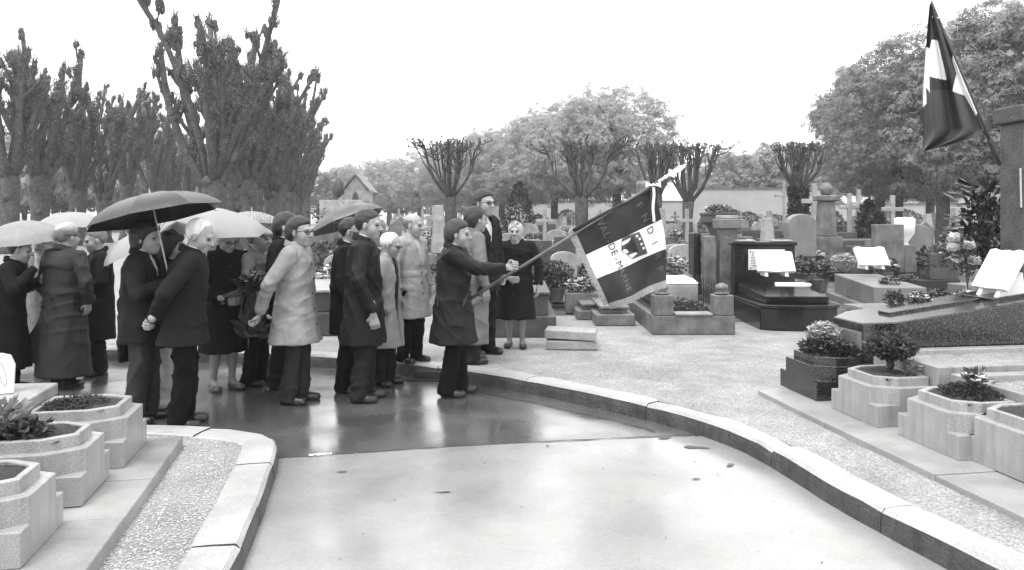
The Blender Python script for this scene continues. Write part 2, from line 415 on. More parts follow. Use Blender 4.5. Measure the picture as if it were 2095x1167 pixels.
o = scatter_pebbles('pavement_pebbles', 5000, reg_r, .003, .010, KZ-.002, 6, 'stone_pale'); tag(o, 'small stones scattered on the right gravel pavement', 'gravel')
# ================================================================== graves
TH_R, TH_L = math.atan(.155), math.atan(.205)
def bush_part(name, parent, c, r, n, size, m, seed, mats2=None, n2=0, size2=.03, asp=.55):
    rg = random.Random(seed); mb = MB(); leaves(mb, n, in_ell(c, r, rg), size, rg, 0, asp, face_out=Vector(c)-Vector((0, 0, r[2])))
    o = mb.build(name, m, parent)
    if mats2:
        m2 = MB(); f = in_ell(c, r, rg, .75)
        for _ in range(n2):
            p = f(); p.z = abs(p.z-c[2])+c[2]
            for k in range(5):
                a = k*1.257+rg.random(); d = Vector((math.cos(a), math.sin(a), .5))*size2
                e = Vector((-math.sin(a), math.cos(a), 0))*size2*.5
                m2.add([p, p+d*.6+e, p+d, p+d*.6-e], [(0, 1, 2, 3)])
        m2.build('blossom', mats2, parent)
    return o
def planter(loc, th, sx, L, label, stone='granite_pale', D=.46, plant=None, seed=0):
    """stepped granite planter: square foot, chamfered upper block, raised rim round the soil"""
    root = empty('grave_planter', loc, th, label, 'planter', 'stone planters at the feet of the graves')
    c1, c2 = .10, .18
    def pl(P): return [(x*sx, y) for x, y in P]
    h1, h2 = .155, .28; mb = MB()
    def fc(*P): mb.add([(x*sx, y, z) for x, y, z in P], [tuple(range(len(P)))])
    fc((0, 0, 0), (0, L, 0), (0, L, h1), (0, L-c1, h1), (0, L-c1, h2), (0, c1, h2), (0, c1, h1), (0, 0, h1))
    for y, yc in ((0, c1), (L, L-c1)):
        fc((0, y, 0), (D, y, 0), (D, y, h2), (c2, y, h2), (c2, y, h1), (0, y, h1)); fc((0, y, h1), (c2, y, h1), (0, yc, h1)); fc((c2, y, h1), (c2, y, h2), (0, yc, h2), (0, yc, h1))
    fc((D, 0, 0), (D, L, 0), (D, L, h2), (D, 0, h2)); fc((c2, 0, h2), (D, 0, h2), (D, L, h2), (c2, L, h2), (0, L-c1, h2), (0, c1, h2))
    o = mb.build('block', stone, root, recalc=False); bm_ = bmesh.new(); bm_.from_mesh(o.data); bmesh.ops.remove_doubles(bm_, verts=bm_.verts, dist=1e-5); bmesh.ops.recalc_face_normals(bm_, faces=bm_.faces)
    if sum((f.calc_center_median()-Vector((D*sx/2, L/2, .14))).dot(f.normal) for f in bm_.faces) < 0: bmesh.ops.reverse_faces(bm_, faces=bm_.faces)
    bm_.to_mesh(o.data); bm_.free(); md = o.modifiers.new('bevel', 'BEVEL'); md.width = .005; md.segments = 2; md.limit_method = 'ANGLE'; md.angle_limit = R(30)
    ro = [(c2+.03, .05), (D-.002, .05), (D-.002, L-.05), (c2+.03, L-.05), (.055, L-.05-c1*.9), (.055, .05+c1*.9)]
    ri = [(c2+.045, .085), (D-.035, .085), (D-.035, L-.085), (c2+.045, L-.085), (.092, L-.08-c1*.9), (.092, .08+c1*.9)]
    mb = MB(); mb.ring(pl(ro), pl(ri), .26, .345); mb.build('rim', stone, root, bevel=.006, recalc=True)
    rg = random.Random(seed); cx = (c2*.5+D)/2+.03
    mb = MB(); n = 11; P = []; fs = []
    for i in range(n):
        for j in range(n):
            x = .07+(D-.09)*i/(n-1); y = .07+(L-.14)*j/(n-1)
            if x < c2 and min(y, L-y) < .16-.3*(x-.07): x = max(x, c2*.75)
            P.append((x*sx, y, .315+rg.uniform(0, .022)+(.018*math.sin(3.1*i/(n-1))*math.sin(3.1*j/(n-1)))))
    for i in range(n-1):
        for j in range(n-1): fs.append((i*n+j, (i+1)*n+j, (i+1)*n+j+1, i*n+j+1))
    mb.add(P, fs); mb.build('soil', 'soil', root, smooth=True, recalc=True)
    return root, cx*sx
SZ = .18
# --- right-hand row, nearest first
def corner(u, v): return W(u, v, SZ)
gr = []
specs = [((2125, 1000), .60, 'granite_pale', 'pale stone planter cut off by the right edge, nearest of its row'),
         ((1961, 943), .60, 'granite_pale', 'pale stone planter with a mossy mound and small white flowers, right row'),
         ((1794, 875), .60, 'granite_pale', 'pale stone planter with a small clipped tree, right row'),
         ((1671, 821), .62, 'granite_dark', 'dark speckled granite planter with a pale flower bush, far end of right row')]
for i, (px, L, st, lab) in enumerate(specs):
    p = corner(*px); root, cx = planter(p, TH_R, 1, L, lab, st, seed=i); gr.append((root, cx, p))
def frame_pt(p, x, y, th): c, s_ = math.cos(th), math.sin(th); return Vector((p.x+x*c-y*s_, p.y+x*s_+y*c, p.z))
# plants in them (grow in the planter: things of their own)
r1, cx, p1 = gr[1]; q = frame_pt(p1, cx+.02, .3, TH_R); q.z = SZ+.33
pt = empty('mossy_plant', q, TH_R, 'low mossy cushion plant with small white flowers in second planter', 'plant')
bush_part('cushion', pt, (0, 0, .015), (.17, .21, .055), 2600, .022, 'moss', 3)
bush_part('stem', pt, (.02, -.01, .09), (.06, .07, .07), 60, .06, 'leaf_mid', 4, 'petal', 9, .035)
bush_part('dry_stem', pt, (.12, .05, .09), (.06, .07, .08), 36, .07, 'leaf_light', 5, asp=.15)
r2, cx, p2 = gr[2]; q = frame_pt(p2, cx+.01, .30, TH_R); q.z = SZ+.33
tr = empty('dwarf_tree', q, 0, 'small clipped bushy tree growing in a pale stone planter', 'plant')
mb = MB(); rg = random.Random(1)
for k in range(4): mb.tube([(rg.uniform(-.025, .025), rg.uniform(-.02, .02), -.03), (rg.uniform(-.02, .02), rg.uniform(-.02, .02), .06), (rg.uniform(-.06, .06), rg.uniform(-.06, .06), .15)], [.022, .017, .010])
mb.build('trunk', 'bark', tr, smooth=True)
bush_part('crown', tr, (0, 0, .20), (.165, .165, .095), 2300, .045, 'leaf_mid', 8)
q = frame_pt(p2, cx+.10, .17, TH_R); q.z = SZ+.32
pt = empty('wilted_plant', q, 0, 'small wilted plant beside the clipped tree in its planter', 'plant'); bush_part('leaves', pt, (0, 0, .05), (.05, .05, .06), 90, .05, 'leaf_light', 13)
r3, cx, p3 = gr[3]; q = frame_pt(p3, cx-.02, .34, TH_R); q.z = SZ+.33
pt = empty('flower_bush', q, 0, 'pale flowering bush in the dark granite planter', 'plant')
bush_part('foliage', pt, (0, 0, .04), (.2, .2, .09), 900, .05, 'leaf_dark', 21)
bush_part('flower_head', pt, (.0, .06, .15), (.13, .15, .11), 1200, .04, 'petal_mid', 22, 'petal', 110, .03)
q = frame_pt(p3, cx+.06, .16, TH_R); q.z = SZ+.34
pt = empty('ground_cover_plant', q, 0, 'dark low leaves with one white bloom, dark granite planter', 'plant')
bush_part('foliage', pt, (0, 0, .03), (.10, .10, .06), 350, .045, 'leaf_dark', 23, 'petal', 1, .04)

# grave frames behind the right planters (frame of bars round a gravel bed)
def grave_frame(p, L, label, x0=.475, ln=1.75, z=.40, stone='granite_pale', fill='gravel', y0=-.02):
    root = empty('gravel_grave', p, TH_R, label, 'grave', 'framed graves of the right row')
    b = .13; y1 = y0+L
    def bar(n, x, y, dx, dy): mb = MB(); mb.box((x+dx/2, y+dy/2, z/2), (dx, dy, z)); mb.build(n, stone, root, bevel=.008)
    bar('front_bar', x0, y0, b, L); bar('side_bar', x0+b+.002, y0, ln-b, b*.8); bar('side_bar', x0+b+.002, y1-b*.8, ln-b, b*.8)
    mb = MB(); n = 24; P = []; fs = []; rg = random.Random(int(L*100+p.x*77))
    for i in range(n):
        for j in range(10): P.append((x0+b+(ln-b)*i/(n-1), y0+b*.8+(L-1.6*b)*j/9, z-.055+rg.uniform(0, .02)))
    for i in range(n-1):
        for j in range(9): fs.append((i*10+j, (i+1)*10+j, (i+1)*10+j+1, i*10+j+1))
    mb.add(P, fs); mb.build('gravel_bed', fill, root, recalc=True); return root
grave_frame(gr[0][2], .68, 'pale framed grave with gravel bed, behind the planter at the right edge')
grave_frame(gr[1][2], .70, 'pale framed grave with gravel bed behind the mossy planter')
grave_frame(gr[2][2], .78, 'pale framed grave with gravel bed behind the small clipped tree', z=.43)
# paved strip in front of them
ps = [W(1520, 790, SZ), W(1655, 838, SZ), W(2400, 1180, SZ)]
a, b = W(1545, 797, SZ), W(2130, 1072, SZ); d = (b-a).normalized(); nrm = Vector((d.y, -d.x, 0)); nrm = nrm if nrm.x > 0 else -nrm
st = tag(MB().build('paving_strip', 'slab'), kind='structure') if 0 else empty('paving_strip'); st['kind'] = 'structure'
cut = [0, 1.05, 2.35, 3.02, 4.3]; tot = (W(1915, 970, SZ)-a).length
cut = [0, tot*.48, tot, tot+1.0, tot+2.0]
for i in range(4):
    s0, s1 = cut[i]+.004, cut[i+1]-.004
    A = a+d*s0; B = a+d*s1; dz = [0, .002, -.003, .001][i]
    q = [(A.x, A.y), (B.x, B.y), ((B+nrm*.62).x, (B+nrm*.62).y), ((A+nrm*.62).x, (A+nrm*.62).y)]
    if i == 0: q[0] = (q[0][0]+nrm.x*.02, q[0][1]); 
    mb = MB(); mb.prism(q, KZ-.05, SZ+dz-.004); mb.build('paving_slab', 'slab', st, bevel=.006, recalc=True)

# big dark granite tomb behind the dark planter
p = gr[3][2]; root = empty('granite_tomb', p, TH_R, 'large dark speckled granite tomb with sloping wet top, right side', 'tomb')
y0, y1 = -.02, .74
mb = MB(); mb.prism([(.47, y0-.05), (3.2, y0-.05), (3.2, y1+.05), (.47, y1+.05)], 0, .26); mb.build('base', 'granite_dark', root, bevel=.01)
tz = lambda x, y: .63+.125*(x-.6)
pol = [(.72, y0+.0), (3.0, y0+.0), (3.0, y1), (.72, y1), (.50, y1-.16), (.50, y0+.16)]
mb = MB(); mb.prism(pol, .262, tz); mb.build('body', 'granite_dark', root, bevel=.012, recalc=True)
mb = MB(); mb.prism([(.85, y0+.30), (1.75, y0+.30), (1.75, y0+.46), (.85, y0+.46)], lambda x, y: tz(x, y)-.01, lambda x, y: tz(x, y)+.025); mb.build('raised_bar', 'granite_dark', root, bevel=.005, recalc=True)
mb = MB(); mb.prism([(1.78, y0+.18), (2.12, y0+.18), (2.12, y0+.58), (1.78, y0+.58)], lambda x, y: tz(x, y)-.01, lambda x, y: tz(x, y)+.03); mb.build('raised_panel', 'granite_dark', root, bevel=.005, recalc=True)
mb = MB(); mb.prism([(.475, y0+.20), (.50, y0+.16), (.50, y1-.16), (.475, y1-.2)], .27, lambda x, y: .54); mb.build('end_panel', 'granite_mid', root, bevel=.004, recalc=True)
# stele at its head
Ys = 7.2
sp = WY(2048, 605, Ys); sp = Vector((sp.x+.13, Ys, KZ)); root = empty('stele', sp, TH_R*.4, 'tall dark stone stele at right edge with a flag leaning on it', 'monument')
ztop = WY(2048, 216, Ys).z-KZ; zcap = WY(2048, 250, Ys).z-KZ
mb = MB(); mb.box((.45, .1, zcap/2), (.84, .3, zcap)); mb.build('shaft', 'stone_dark', root, bevel=.012)
mb = MB(); mb.box((.45, .1, (ztop+zcap)/2), (.93, .38, ztop-zcap)); mb.build('cap', 'stone_dark', root, bevel=.015)
mb = MB(); mb.tube([(.004, -.062, WY(0, 345, Ys).z-KZ), (.010, -.066, WY(0, 425, Ys).z-KZ)], .009, 6); mb.build('side_rod', 'metal', root)

def book(name, loc, rz, wd, hg, tilt, label, stand=True, seed=0):
    """open stone book on two little feet"""
    root = empty(name, loc, rz, label, 'book plaque'); ct, s_ = math.cos(tilt), math.sin(tilt)
    mb = MB(); n = 12; P = []
    for side in (0, 1):
        for i in range(n+1):
            u = -1+2*i/n; bow = .06*wd*(1-(1-abs(u))**2)*(1 if abs(u) > .001 else 0)-.02*wd*abs(u)
            for v in (0, 1):
                e = .012 if side == 0 and v == 1 else 0
                t = -bow if side == 0 else .035; y = v*hg+(.02*hg*math.cos(u*9) if v == 1 else 0)
                P.append((u*wd/2, -y*0+(-t*0)+ (y*s_+ (-t)*-ct) , y*ct+t*-s_+.07))
    m = (n+1)*2; fs = []
    for i in range(n):
        a = i*2; fs += [(a, a+2, a+3, a+1), (m+a+2, m+a, m+a+1, m+a+3), (a, m+a, m+a+2, a+2), (a+1, a+3, m+a+3, m+a+1)]
    fs += [(0, 1, m+1, m), (2*n, m+2*n, m+2*n+1, 2*n+1)]
    mb.add(P, fs); mb.build('pages', 'marble', root, smooth=False, recalc=True, bevel=.004)
    if stand:
        for sx in (-.27, .27):
            mb = MB(); mb.prism([(-.02, 0), (hg*s_+.06, 0), (hg*s_*.9+.05, .05), (.02, .07)], -.025, .025)
            mb.v = [(sx*wd+z, x, y+hg*ct*.5*max(0, 1 if x > hg*s_*.6 and y > .03 else 0)) for x, y, z in mb.v]
            mb.build('foot', 'marble', root, bevel=.004, recalc=True)
    return root
q = WY(2022, 588, 7.12)
root = empty('dark_flower_tomb', p3, TH_R, 'dark tomb carrying flower pots just behind the large speckled tomb', 'tomb')
mb = MB(); mb.prism([(1.2, .84), (3, .84), (3, 1.5), (1.2, 1.5)], 0, .56); mb.build('body', 'granite_dark', root, bevel=.012, recalc=True)
mb = MB(); mb.prism([(1.18, .82), (3, .82), (3, 1.52), (1.18, 1.52)], .562, .62); mb.build('top_slab', 'stone', root, bevel=.012, recalc=True)
book('open_book_plaque', (q.x, q.y, q.z-.08), R(-90)+TH_R, .40, .40, R(31), 'largest white open book plaque, on the dark granite tomb')

# --- left-hand row
SL = .20
a, b = W(368, 900, SL), W(176, 1164, SL); d = (b-a).normalized(); nrm = Vector((d.y, -d.x, 0)); nrm = nrm if nrm.x < 0 else -nrm
sl_ = empty('left_paving_strip'); sl_['kind'] = 'structure'
c0, c1_, c2_ = -.12, (W(320, 976, SL)-a).dot(d), (W(242, 1056, SL)-a).dot(d)
for i, (s0, s1) in enumerate([(c0, c1_), (c1_, c2_), (c2_, c2_+.8), (c2_+.8, c2_+1.7)]):
    A = a+d*(s0+.005); B = a+d*(s1-.005); A2, B2 = A+nrm*.9, B+nrm*.9
    mb = MB(); mb.prism([(A.x, A.y), (B.x, B.y), (B2.x, B2.y), (A2.x, A2.y)], KZ-.06, SL-.004-.003*(i % 2)); mb.build('paving_slab', 'slab', sl_, bevel=.008, recalc=True)
lsp = [((252, 957), .56, 'pale stone planter with bare soil, farthest of the left row'),
       ((166, 1036), .50, 'pale stone planter with a dried rose bunch, middle of the left row'),
       ((42, 1163), .52, 'pale stone planter cut off by the left edge, nearest of the left row')]
gl = []
for i, (px, L, lab) in enumerate(lsp):
    pp = W(px[0], px[1], SL); root, cx = planter(pp, TH_L, -1, L, lab, 'granite_pale', .56, seed=20+i); gl.append((root, cx, pp, L))
pp = gl[0][2]
q = frame_pt(pp, gl[0][1], .28, TH_L); q.z = SL+.325; pt = empty('dry_ground_cover', q, 0, 'dry low ground cover in the farthest left planter', 'plant'); bush_part('leaves', pt, (0, 0, .015), (.18, .2, .025), 900, .025, 'moss', 31)
pp = gl[1][2]
q = frame_pt(pp, gl[1][1]-.06, .22, TH_L); q.z = SL+.33; pt = empty('dried_roses', q, 0, 'dried rose bunch standing in the middle left planter', 'plant')
bush_part('leaves', pt, (0, 0, .03), (.2, .15, .05), 500, .05, 'leaf_dark', 32)
bush_part('dried_leaves', pt, (-.06, 0, .10), (.13, .12, .08), 260, .06, 'leaf_light', 33)
rg = random.Random(3)
for k in range(9):
    mb = MB(); c = (rg.uniform(-.18, .10), rg.uniform(-.1, .1), rg.uniform(.07, .17))
    for j in range(16):
        a_ = j*2.4; rr = .008+.0018*j; e = Vector((math.cos(a_), math.sin(a_), 0)); t_ = Vector((-e.y, e.x, 0))*.014
        C = Vector(c)+e*rr; mb.add([C-t_-Vector((0, 0, .012)), C+t_-Vector((0, 0, .012)), C+t_*1.2+e*.01+Vector((0, 0, .014-.0006*j)), C-t_*1.2+e*.01+Vector((0, 0, .014-.0006*j))], [(0, 1, 2, 3)])
    mb.build('rose', 'petal_mid' if k % 3 else 'leaf_mid', pt)
pp = gl[2][2]
q = frame_pt(pp, gl[2][1]-.08, .32, TH_L); q.z = SL+.34; pt = empty('berry_plant', q, 0, 'dark berry-like plant at left edge in the nearest planter', 'plant')
bush_part('leaves', pt, (0, 0, .03), (.14, .14, .06), 300, .05, 'leaf_dark', 36)
mb = MB(); rg = random.Random(5)
for k in range(40): mb.lump(in_ell((0, 0, .06), (.1, .1, .06), rg)(), .018, rg, n=5, m=3)
mb.build('berry_cluster', 'leaf_dark', pt, smooth=True)
# white tomb slabs behind the left planters
for i, (lab, zt) in enumerate([('pale tomb slab behind the farthest left planter carrying a marble plaque', .40), ('pale tomb slab behind the middle left planter', .36), ('pale tomb slab behind the nearest left planter', .36)]):
    root_, cx_, pp, L = gl[i]
    root = empty('tomb_slab', pp, TH_L, lab, 'tomb', 'pale slabs of the left graves')
    mb = MB(); mb.prism([(-.575, -.04), (-2.3, -.04), (-2.3, L+.04), (-.575, L+.04)], 0, zt-.07); mb.build('base', 'granite_pale', root, bevel=.01, recalc=True)
    mb = MB(); mb.prism([(-.565, -.06), (-2.3, -.06), (-2.3, L+.06), (-.565, L+.06)], zt-.068, lambda x, y: zt+.02*(-x)); mb.build('top_slab', 'stone_pale', root, bevel=.012, recalc=True)
pp = gl[0][2]; q = frame_pt(pp, -.80, .30, TH_L); q.z = SL+.418
root = empty('medallion_plaque', q, R(25), 'white marble plaque with an oval ring on the left tomb', 'plaque')
mb = MB(); P = [(-.09, 0), (.09, 0), (.09, .2), (.06, .27), (0, .29), (-.06, .27), (-.09, .2)]
mb.prism(P, -.025, .025); mb.v = [(x, z+y*.35, y) for x, y, z in mb.v]; mb.build('slab', 'marble', root, bevel=.006, recalc=True)
mb = MB(); mb.tube([(.017*math.cos(t)+.02-.22*.085*math.sin(t), -.030+(.14+.085*math.sin(t))*.35, .14+.085*math.sin(t)) for t in [k*math.pi/12 for k in range(25)]], .003, 5); mb.build('oval_ring', 'stone_pale', root); root.scale = (.9, .9, .82)
mb = MB(); mb.lump((-.13, .02, .13), (.07, .06, .14), rg, n=10, m=7, rough=.03); mb.build('side_scroll', 'marble', root, smooth=True)
# ================================================================== middle-ground tombs
def boxpart(root, name, x0, x1, y0, y1, z0, z1, m, bev=.012, taper=0):
    mb = MB(); mb.box(((x0+x1)/2, (y0+y1)/2, (z0+z1)/2), (x1-x0, y1-y0, z1-z0), taper=taper); return mb.build(name, m, root, bevel=bev)
def ground(u, v): return W(u, v, KZ)
# black tomb with headstone
root = empty('black_tomb', (3.43, 10.67, KZ), 0, 'black granite tomb with bowed plinth and headstone beside the fenced grave', 'tomb')
bow = [(0, .14), (.2, .03), (.54, -.02), (.87, .03), (1.07, .14)]
mb = MB(); mb.prism(bow+[(1.07, 1.9), (0, 1.9)], 0, .30); mb.build('plinth', 'granite_black', root, bevel=.01, recalc=True)
mb = MB(); mb.prism([(x*1.04-.02, y-.02) for x, y in bow]+[(1.09, 1.9), (-.02, 1.9)], .302, .35); mb.build('plinth_cap', 'granite_black', root, bevel=.01, recalc=True)
mb = MB(); mb.prism([(.10, .18), (.97, .18), (.97, 1.6), (.10, 1.6)], .352, lambda x, y: .545+.05*y-.10*abs(x-.53)/.44); mb.build('body', 'granite_black', root, bevel=.012, recalc=True)
boxpart(root, 'headstone', .06, 1.02, 1.62, 1.8, .352, 1.10, 'granite_black'); boxpart(root, 'headstone_cap', .03, 1.05, 1.6, 1.82, 1.102, 1.16, 'granite_black')
boxpart(root, 'white_cap_stone', .12, .40, 1.6, 1.8, 1.163, 1.19, 'stone_pale'); boxpart(root, 'white_cap_stone', .66, .98, 1.6, 1.8, 1.163, 1.19, 'stone_pale')
pq = boxpart(root, 'inscription_plaque', .28, .85, 1.595, 1.617, .72, 1.04, 'marble', .004)
mb = MB(); rg = random.Random(2)                         # illegible engraved lines and four studs
for cxx in (.42, .71):
    for k in range(6):
        x = cxx-.11+rg.uniform(0, .03)
        while x < cxx+.11: wd = rg.uniform(.012, .04); mb.box((x+wd/2, 1.592, 1.0-k*.043), (wd, .004, .014)); x += wd+.012
mb.build('engraving', 'stone', pq)
for x in (.31, .82):
    for z in (.75, 1.01): mb = MB(); mb.lathe([(.001, -.004), (.012, -.004), (.012, .006), (.001, .008)], 8, (x, 1.592, z), ax=Vector((0, -1, 0))); mb.build('stud', 'iron', pq)
b = WY(1589, 566, 11.8); book('open_book_plaque', b, R(-4), .56, .36, R(38), 'white open book plaque propped before the black headstone')
b = WY(1618, 586, 11.05); root = empty('marble_cushion', b, R(-8), 'small white marble cushion lying on the black tomb', 'plaque')
mb = MB(); mb.prism([(-.24, -.12), (.16, -.16), (.28, -.02), (.2, .14), (-.2, .12)], 0, .045); mb.build('cushion', 'marble', root, bevel=.015, recalc=True)
# grey wet tomb to its right
root = empty('grey_tomb', (5.78, 12.5, KZ), R(-7.5), 'grey tomb with wet white top behind the dark granite tomb', 'tomb')
boxpart(root, 'base', -.12, .95, -.12, 2.4, 0, .12, 'granite_mid'); mb = MB(); mb.prism([(0, 0), (.8, 0), (.8, 2.25), (0, 2.25)], .122, lambda x, y: .43+.02*y); mb.build('body', 'granite_mid', root, bevel=.015, recalc=True)
boxpart(root, 'side_step', .802, 1.25, .2, 2.2, 0, .34, 'granite_dark')
b = WY(1790, 551, 14.1); book('open_book_plaque', b, R(6), .58, .38, R(35), 'white open book plaque standing on the grey wet tomb')
for (u, v, Y, wd, lab) in [(1887, 512, 19, .42, 'small white open book plaque on a tomb beyond the flower pots'), (1545, 470, 24, .5, 'small white book plaque far behind the black tomb')][:1]:
    book('open_book_plaque', WY(u, v, Y), R(20), wd, .42, R(30), lab)
# fenced grave with corner posts
root = empty('fenced_grave', (1.86, 10.36, KZ), 0, 'stone kerbed grave with iron railing, corner posts and broken column', 'grave')
for (a, b_, c, d_) in [(0, 1.10, 0, .2), (0, .16, .202, 2.3), (.94, 1.10, .202, 2.3), (.162, .938, 2.14, 2.3)]: boxpart(root, 'kerb_bar', a, b_, c, d_, 0, .25, 'stone')
boxpart(root, 'sill', .30, .80, -.02, .22, .252, .285, 'stone_pale')
for x in (.02, .82):
    pst = boxpart(root, 'corner_post', x, x+.26, 0, .24, .252, .52, 'stone')
    mb = MB(); mb.lathe([(.02, .521), (.10, .53), (.10, .545), (.055, .56), (.09, .60), (.085, .64), (.03, .67), (.005, .675)], 12, (x+.13, .12, 0)); mb.build('finial', 'stone', pst, smooth=True)
    pb = boxpart(root, 'back_post', x, x+.2, 2.1, 2.3, .252, .62, 'stone')
def railing(p0, p1, z0, h_, n):
    mb = MB(); p0 = Vector(p0); p1 = Vector(p1)
    for zz in (z0+.04, z0+h_-.07): mb.tube([p0+Vector((0, 0, zz)), p1+Vector((0, 0, zz))], .009, 5)
    mb.build('rail', 'iron', root)
    for i in range(n):
        p = p0.lerp(p1, (i+.5)/n); mb = MB(); mb.tube([p+Vector((0, 0, z0)), p+Vector((0, 0, z0+h_)), p+Vector((0, 0, z0+h_+.05))], [.008, .009, .001], 5)
        mb.tube([p+Vector((0, .0, z0+h_*.5))+Vector((.0+.03*math.sin(t), .02*math.sin(t), .05*math.cos(t))) for t in [k*.7 for k in range(10)]], .005, 4)
        mb.build('railing_bar', 'iron', root)
railing((.08, .26, 0), (.08, 2.1, 0), .252, .28, 12); railing((1.02, .26, 0), (1.02, 2.1, 0), .252, .36, 12)
boxpart(root, 'pedestal_base', .02, .42, 1.72, 2.12, .0, .40, 'stone'); boxpart(root, 'pedestal', .06, .38, 1.76, 2.08, .402, .88, 'stone_pale'); boxpart(root, 'pedestal_cornice', .02, .42, 1.72, 2.12, .882, .96, 'stone')
mb = MB(); mb.lathe([(.17, .962), (.17, 1.0), (.13, 1.03), (.125, 1.5), (.115, 2.02), (.12, 2.06), (.09, 2.12), (.04, 2.09)], 16, (.2, 1.92, 0)); mb.build('broken_column', 'stone', root, smooth=True)
mb = MB(); mb.prism([(.44, 1.3), (.92, 1.3), (.92, 2.0), (.44, 2.0)], .25, .55); mb.build('tomb_body', 'stone_pale', root, bevel=.02)
mb = MB(); mb.prism([(.42, 1.28), (.94, 1.28), (.94, 2.02), (.42, 2.02)], .552, .64, [(.5, 1.4), (.86, 1.4), (.86, 1.9), (.5, 1.9)]); mb.build('tomb_lid', 'marble', root, bevel=.03)
bush_part('bedding_plants', root, (.55, .75, .25), (.34, .5, .12), 1500, .06, 'leaf_mid', 51, 'petal_mid', 25, .035)['kind'] = 'stuff'
# stacked slabs on the pavement
c = ground(1172, 717)
for i, (dx, rz, lab) in enumerate([(0, -3, 'lower of two pale stone slabs stacked on the gravel'), (-.01, -9, 'upper of two pale stone slabs stacked on the gravel')]):
    mb = MB(); mb.box((0, 0, .052), (.60, .34, .104)); o = mb.build('stone_slab', 'stone_pale', bevel=.012); o.location = (c.x+dx, c.y+.18, KZ+.001+i*.118); o.rotation_euler = (0, R(2)*i, R(rz)); tag(o, lab, 'stone slab', 'stacked slabs')
mb = MB(); mb.box((0, 0, .006), (.4, .2, .011)); mb.build('spacer', 'stone_dark', bpy.data.objects['stone_slab']).location = (0, 0, .105)
# low dark tomb behind the woman in the dark coat
def low_tomb(u0, u1, v, h1, h2, m, label, depth=1.9, mt='stone_pale', inset=.1):
    a, b_ = ground(u0, v), ground(u1, v); root = empty('low_tomb', a, 0, label, 'tomb'); wd = b_.x-a.x
    boxpart(root, 'base', 0, wd, 0, depth, 0, h1, m); boxpart(root, 'body', inset, wd-inset, inset, depth-.1, h1+.002, h2-.045, m); boxpart(root, 'top_slab', inset-.03, wd-inset+.03, inset-.03, depth-.08, h2-.043, h2, mt); return root
low_tomb(960, 1138, 691, .27, .58, 'stone_dark', 'low dark stone tomb behind the woman in the dark coat', mt='stone_dark')
low_tomb(560, 700, 688, .3, .60, 'stone_dark', 'low dark tomb with pale top seen between the raincoat and suit men')
low_tomb(1180, 1252, 655, .14, .24, 'stone', 'low stone step block under the dipped banner, left one', 1.4, 'stone')
low_tomb(1218, 1300, 667, .16, .27, 'stone', 'low stone step block under the dipped banner, right one', 1.3, 'stone')
low_tomb(1120, 1190, 632, .06, .12, 'stone', 'flat grave slab on the ground behind the stacked slabs', 1.4, 'stone')
# pots, boxes and planters
def pot(name, u, v, Y, r, h_, label, leaf, fl=None, n=500, size=.05, pr=.5, m='stone', ph=.22, group=None, nf=40):
    p = WY(u, v, Y); root = empty(name, p, 0, label, 'flower pot' if ph else 'bush', group)
    if ph: mb = MB(); mb.lathe([(r*pr*.75, 0), (r*pr, ph*.8), (r*pr*1.1, ph*.82), (r*pr*1.1, ph), (r*pr*.9, ph), (r*pr*.85, ph-.03)], 12); mb.build('pot', m, root, smooth=False)
    bush_part('foliage', root, (0, 0, ph+h_*.8), (r, r, h_), n, size, leaf, int(u*3+v), fl, nf, size*.8); return root
pot('flower_pot', 1138, 615, 13, .30, .24, 'dark bushy shrub in a stone pot behind the woman', 'leaf_dark', None, 900, .06)
root = empty('planter_box', WY(1158, 642, 12.4), 0, 'stone box planter with pale flowers under the banner', 'planter'); boxpart(root, 'box', 0, .52, 0, .4, 0, .32, 'stone')
bush_part('flowers', root, (.26, .2, .42), (.26, .2, .14), 500, .05, 'leaf_mid', 61, 'petal', 80, .035)
pot('flower_ball', 1725, 556, 13.6, .20, .15, 'round pale flower ball between the two middle book plaques', 'petal_mid', 'petal', 700, .04, ph=.05, nf=60)
pot('flower_pot', 1820, 438+(CH-.48)*F/12.95, 12.95, .16, .09, 'pot of small dark flowers on the grey tomb', 'leaf_dark', 'petal_mid', 300, .04, ph=.06)
pot('flower_pot', 1858, 438+(CH-.48)*F/13.4, 13.4, .15, .09, 'pot of flowers beside the grey tomb step', 'leaf_mid', 'petal_mid', 300, .04, ph=.06)
for k, (u, v, Y, r, lab, f) in enumerate([(1830, 0, 7.62, .09, 'leftmost flower pot behind the dark granite tomb', 'petal_mid'), (1880, 0, 7.45, .10, 'small white blooms behind the dark granite tomb, second pot from left', 'petal'), (1925, 0, 7.72, .10, 'flower pot behind the dark tomb near the large book', 'petal_mid'), (1966, 0, 7.55, .05, 'single white rose pot before the large book plaque', 'petal')]):
    pot('flower_pot', u, 438+(CH-SZ-.62)*F/Y, Y, r, .08, lab, 'leaf_mid', f, 260, .035, ph=.05, nf=22)
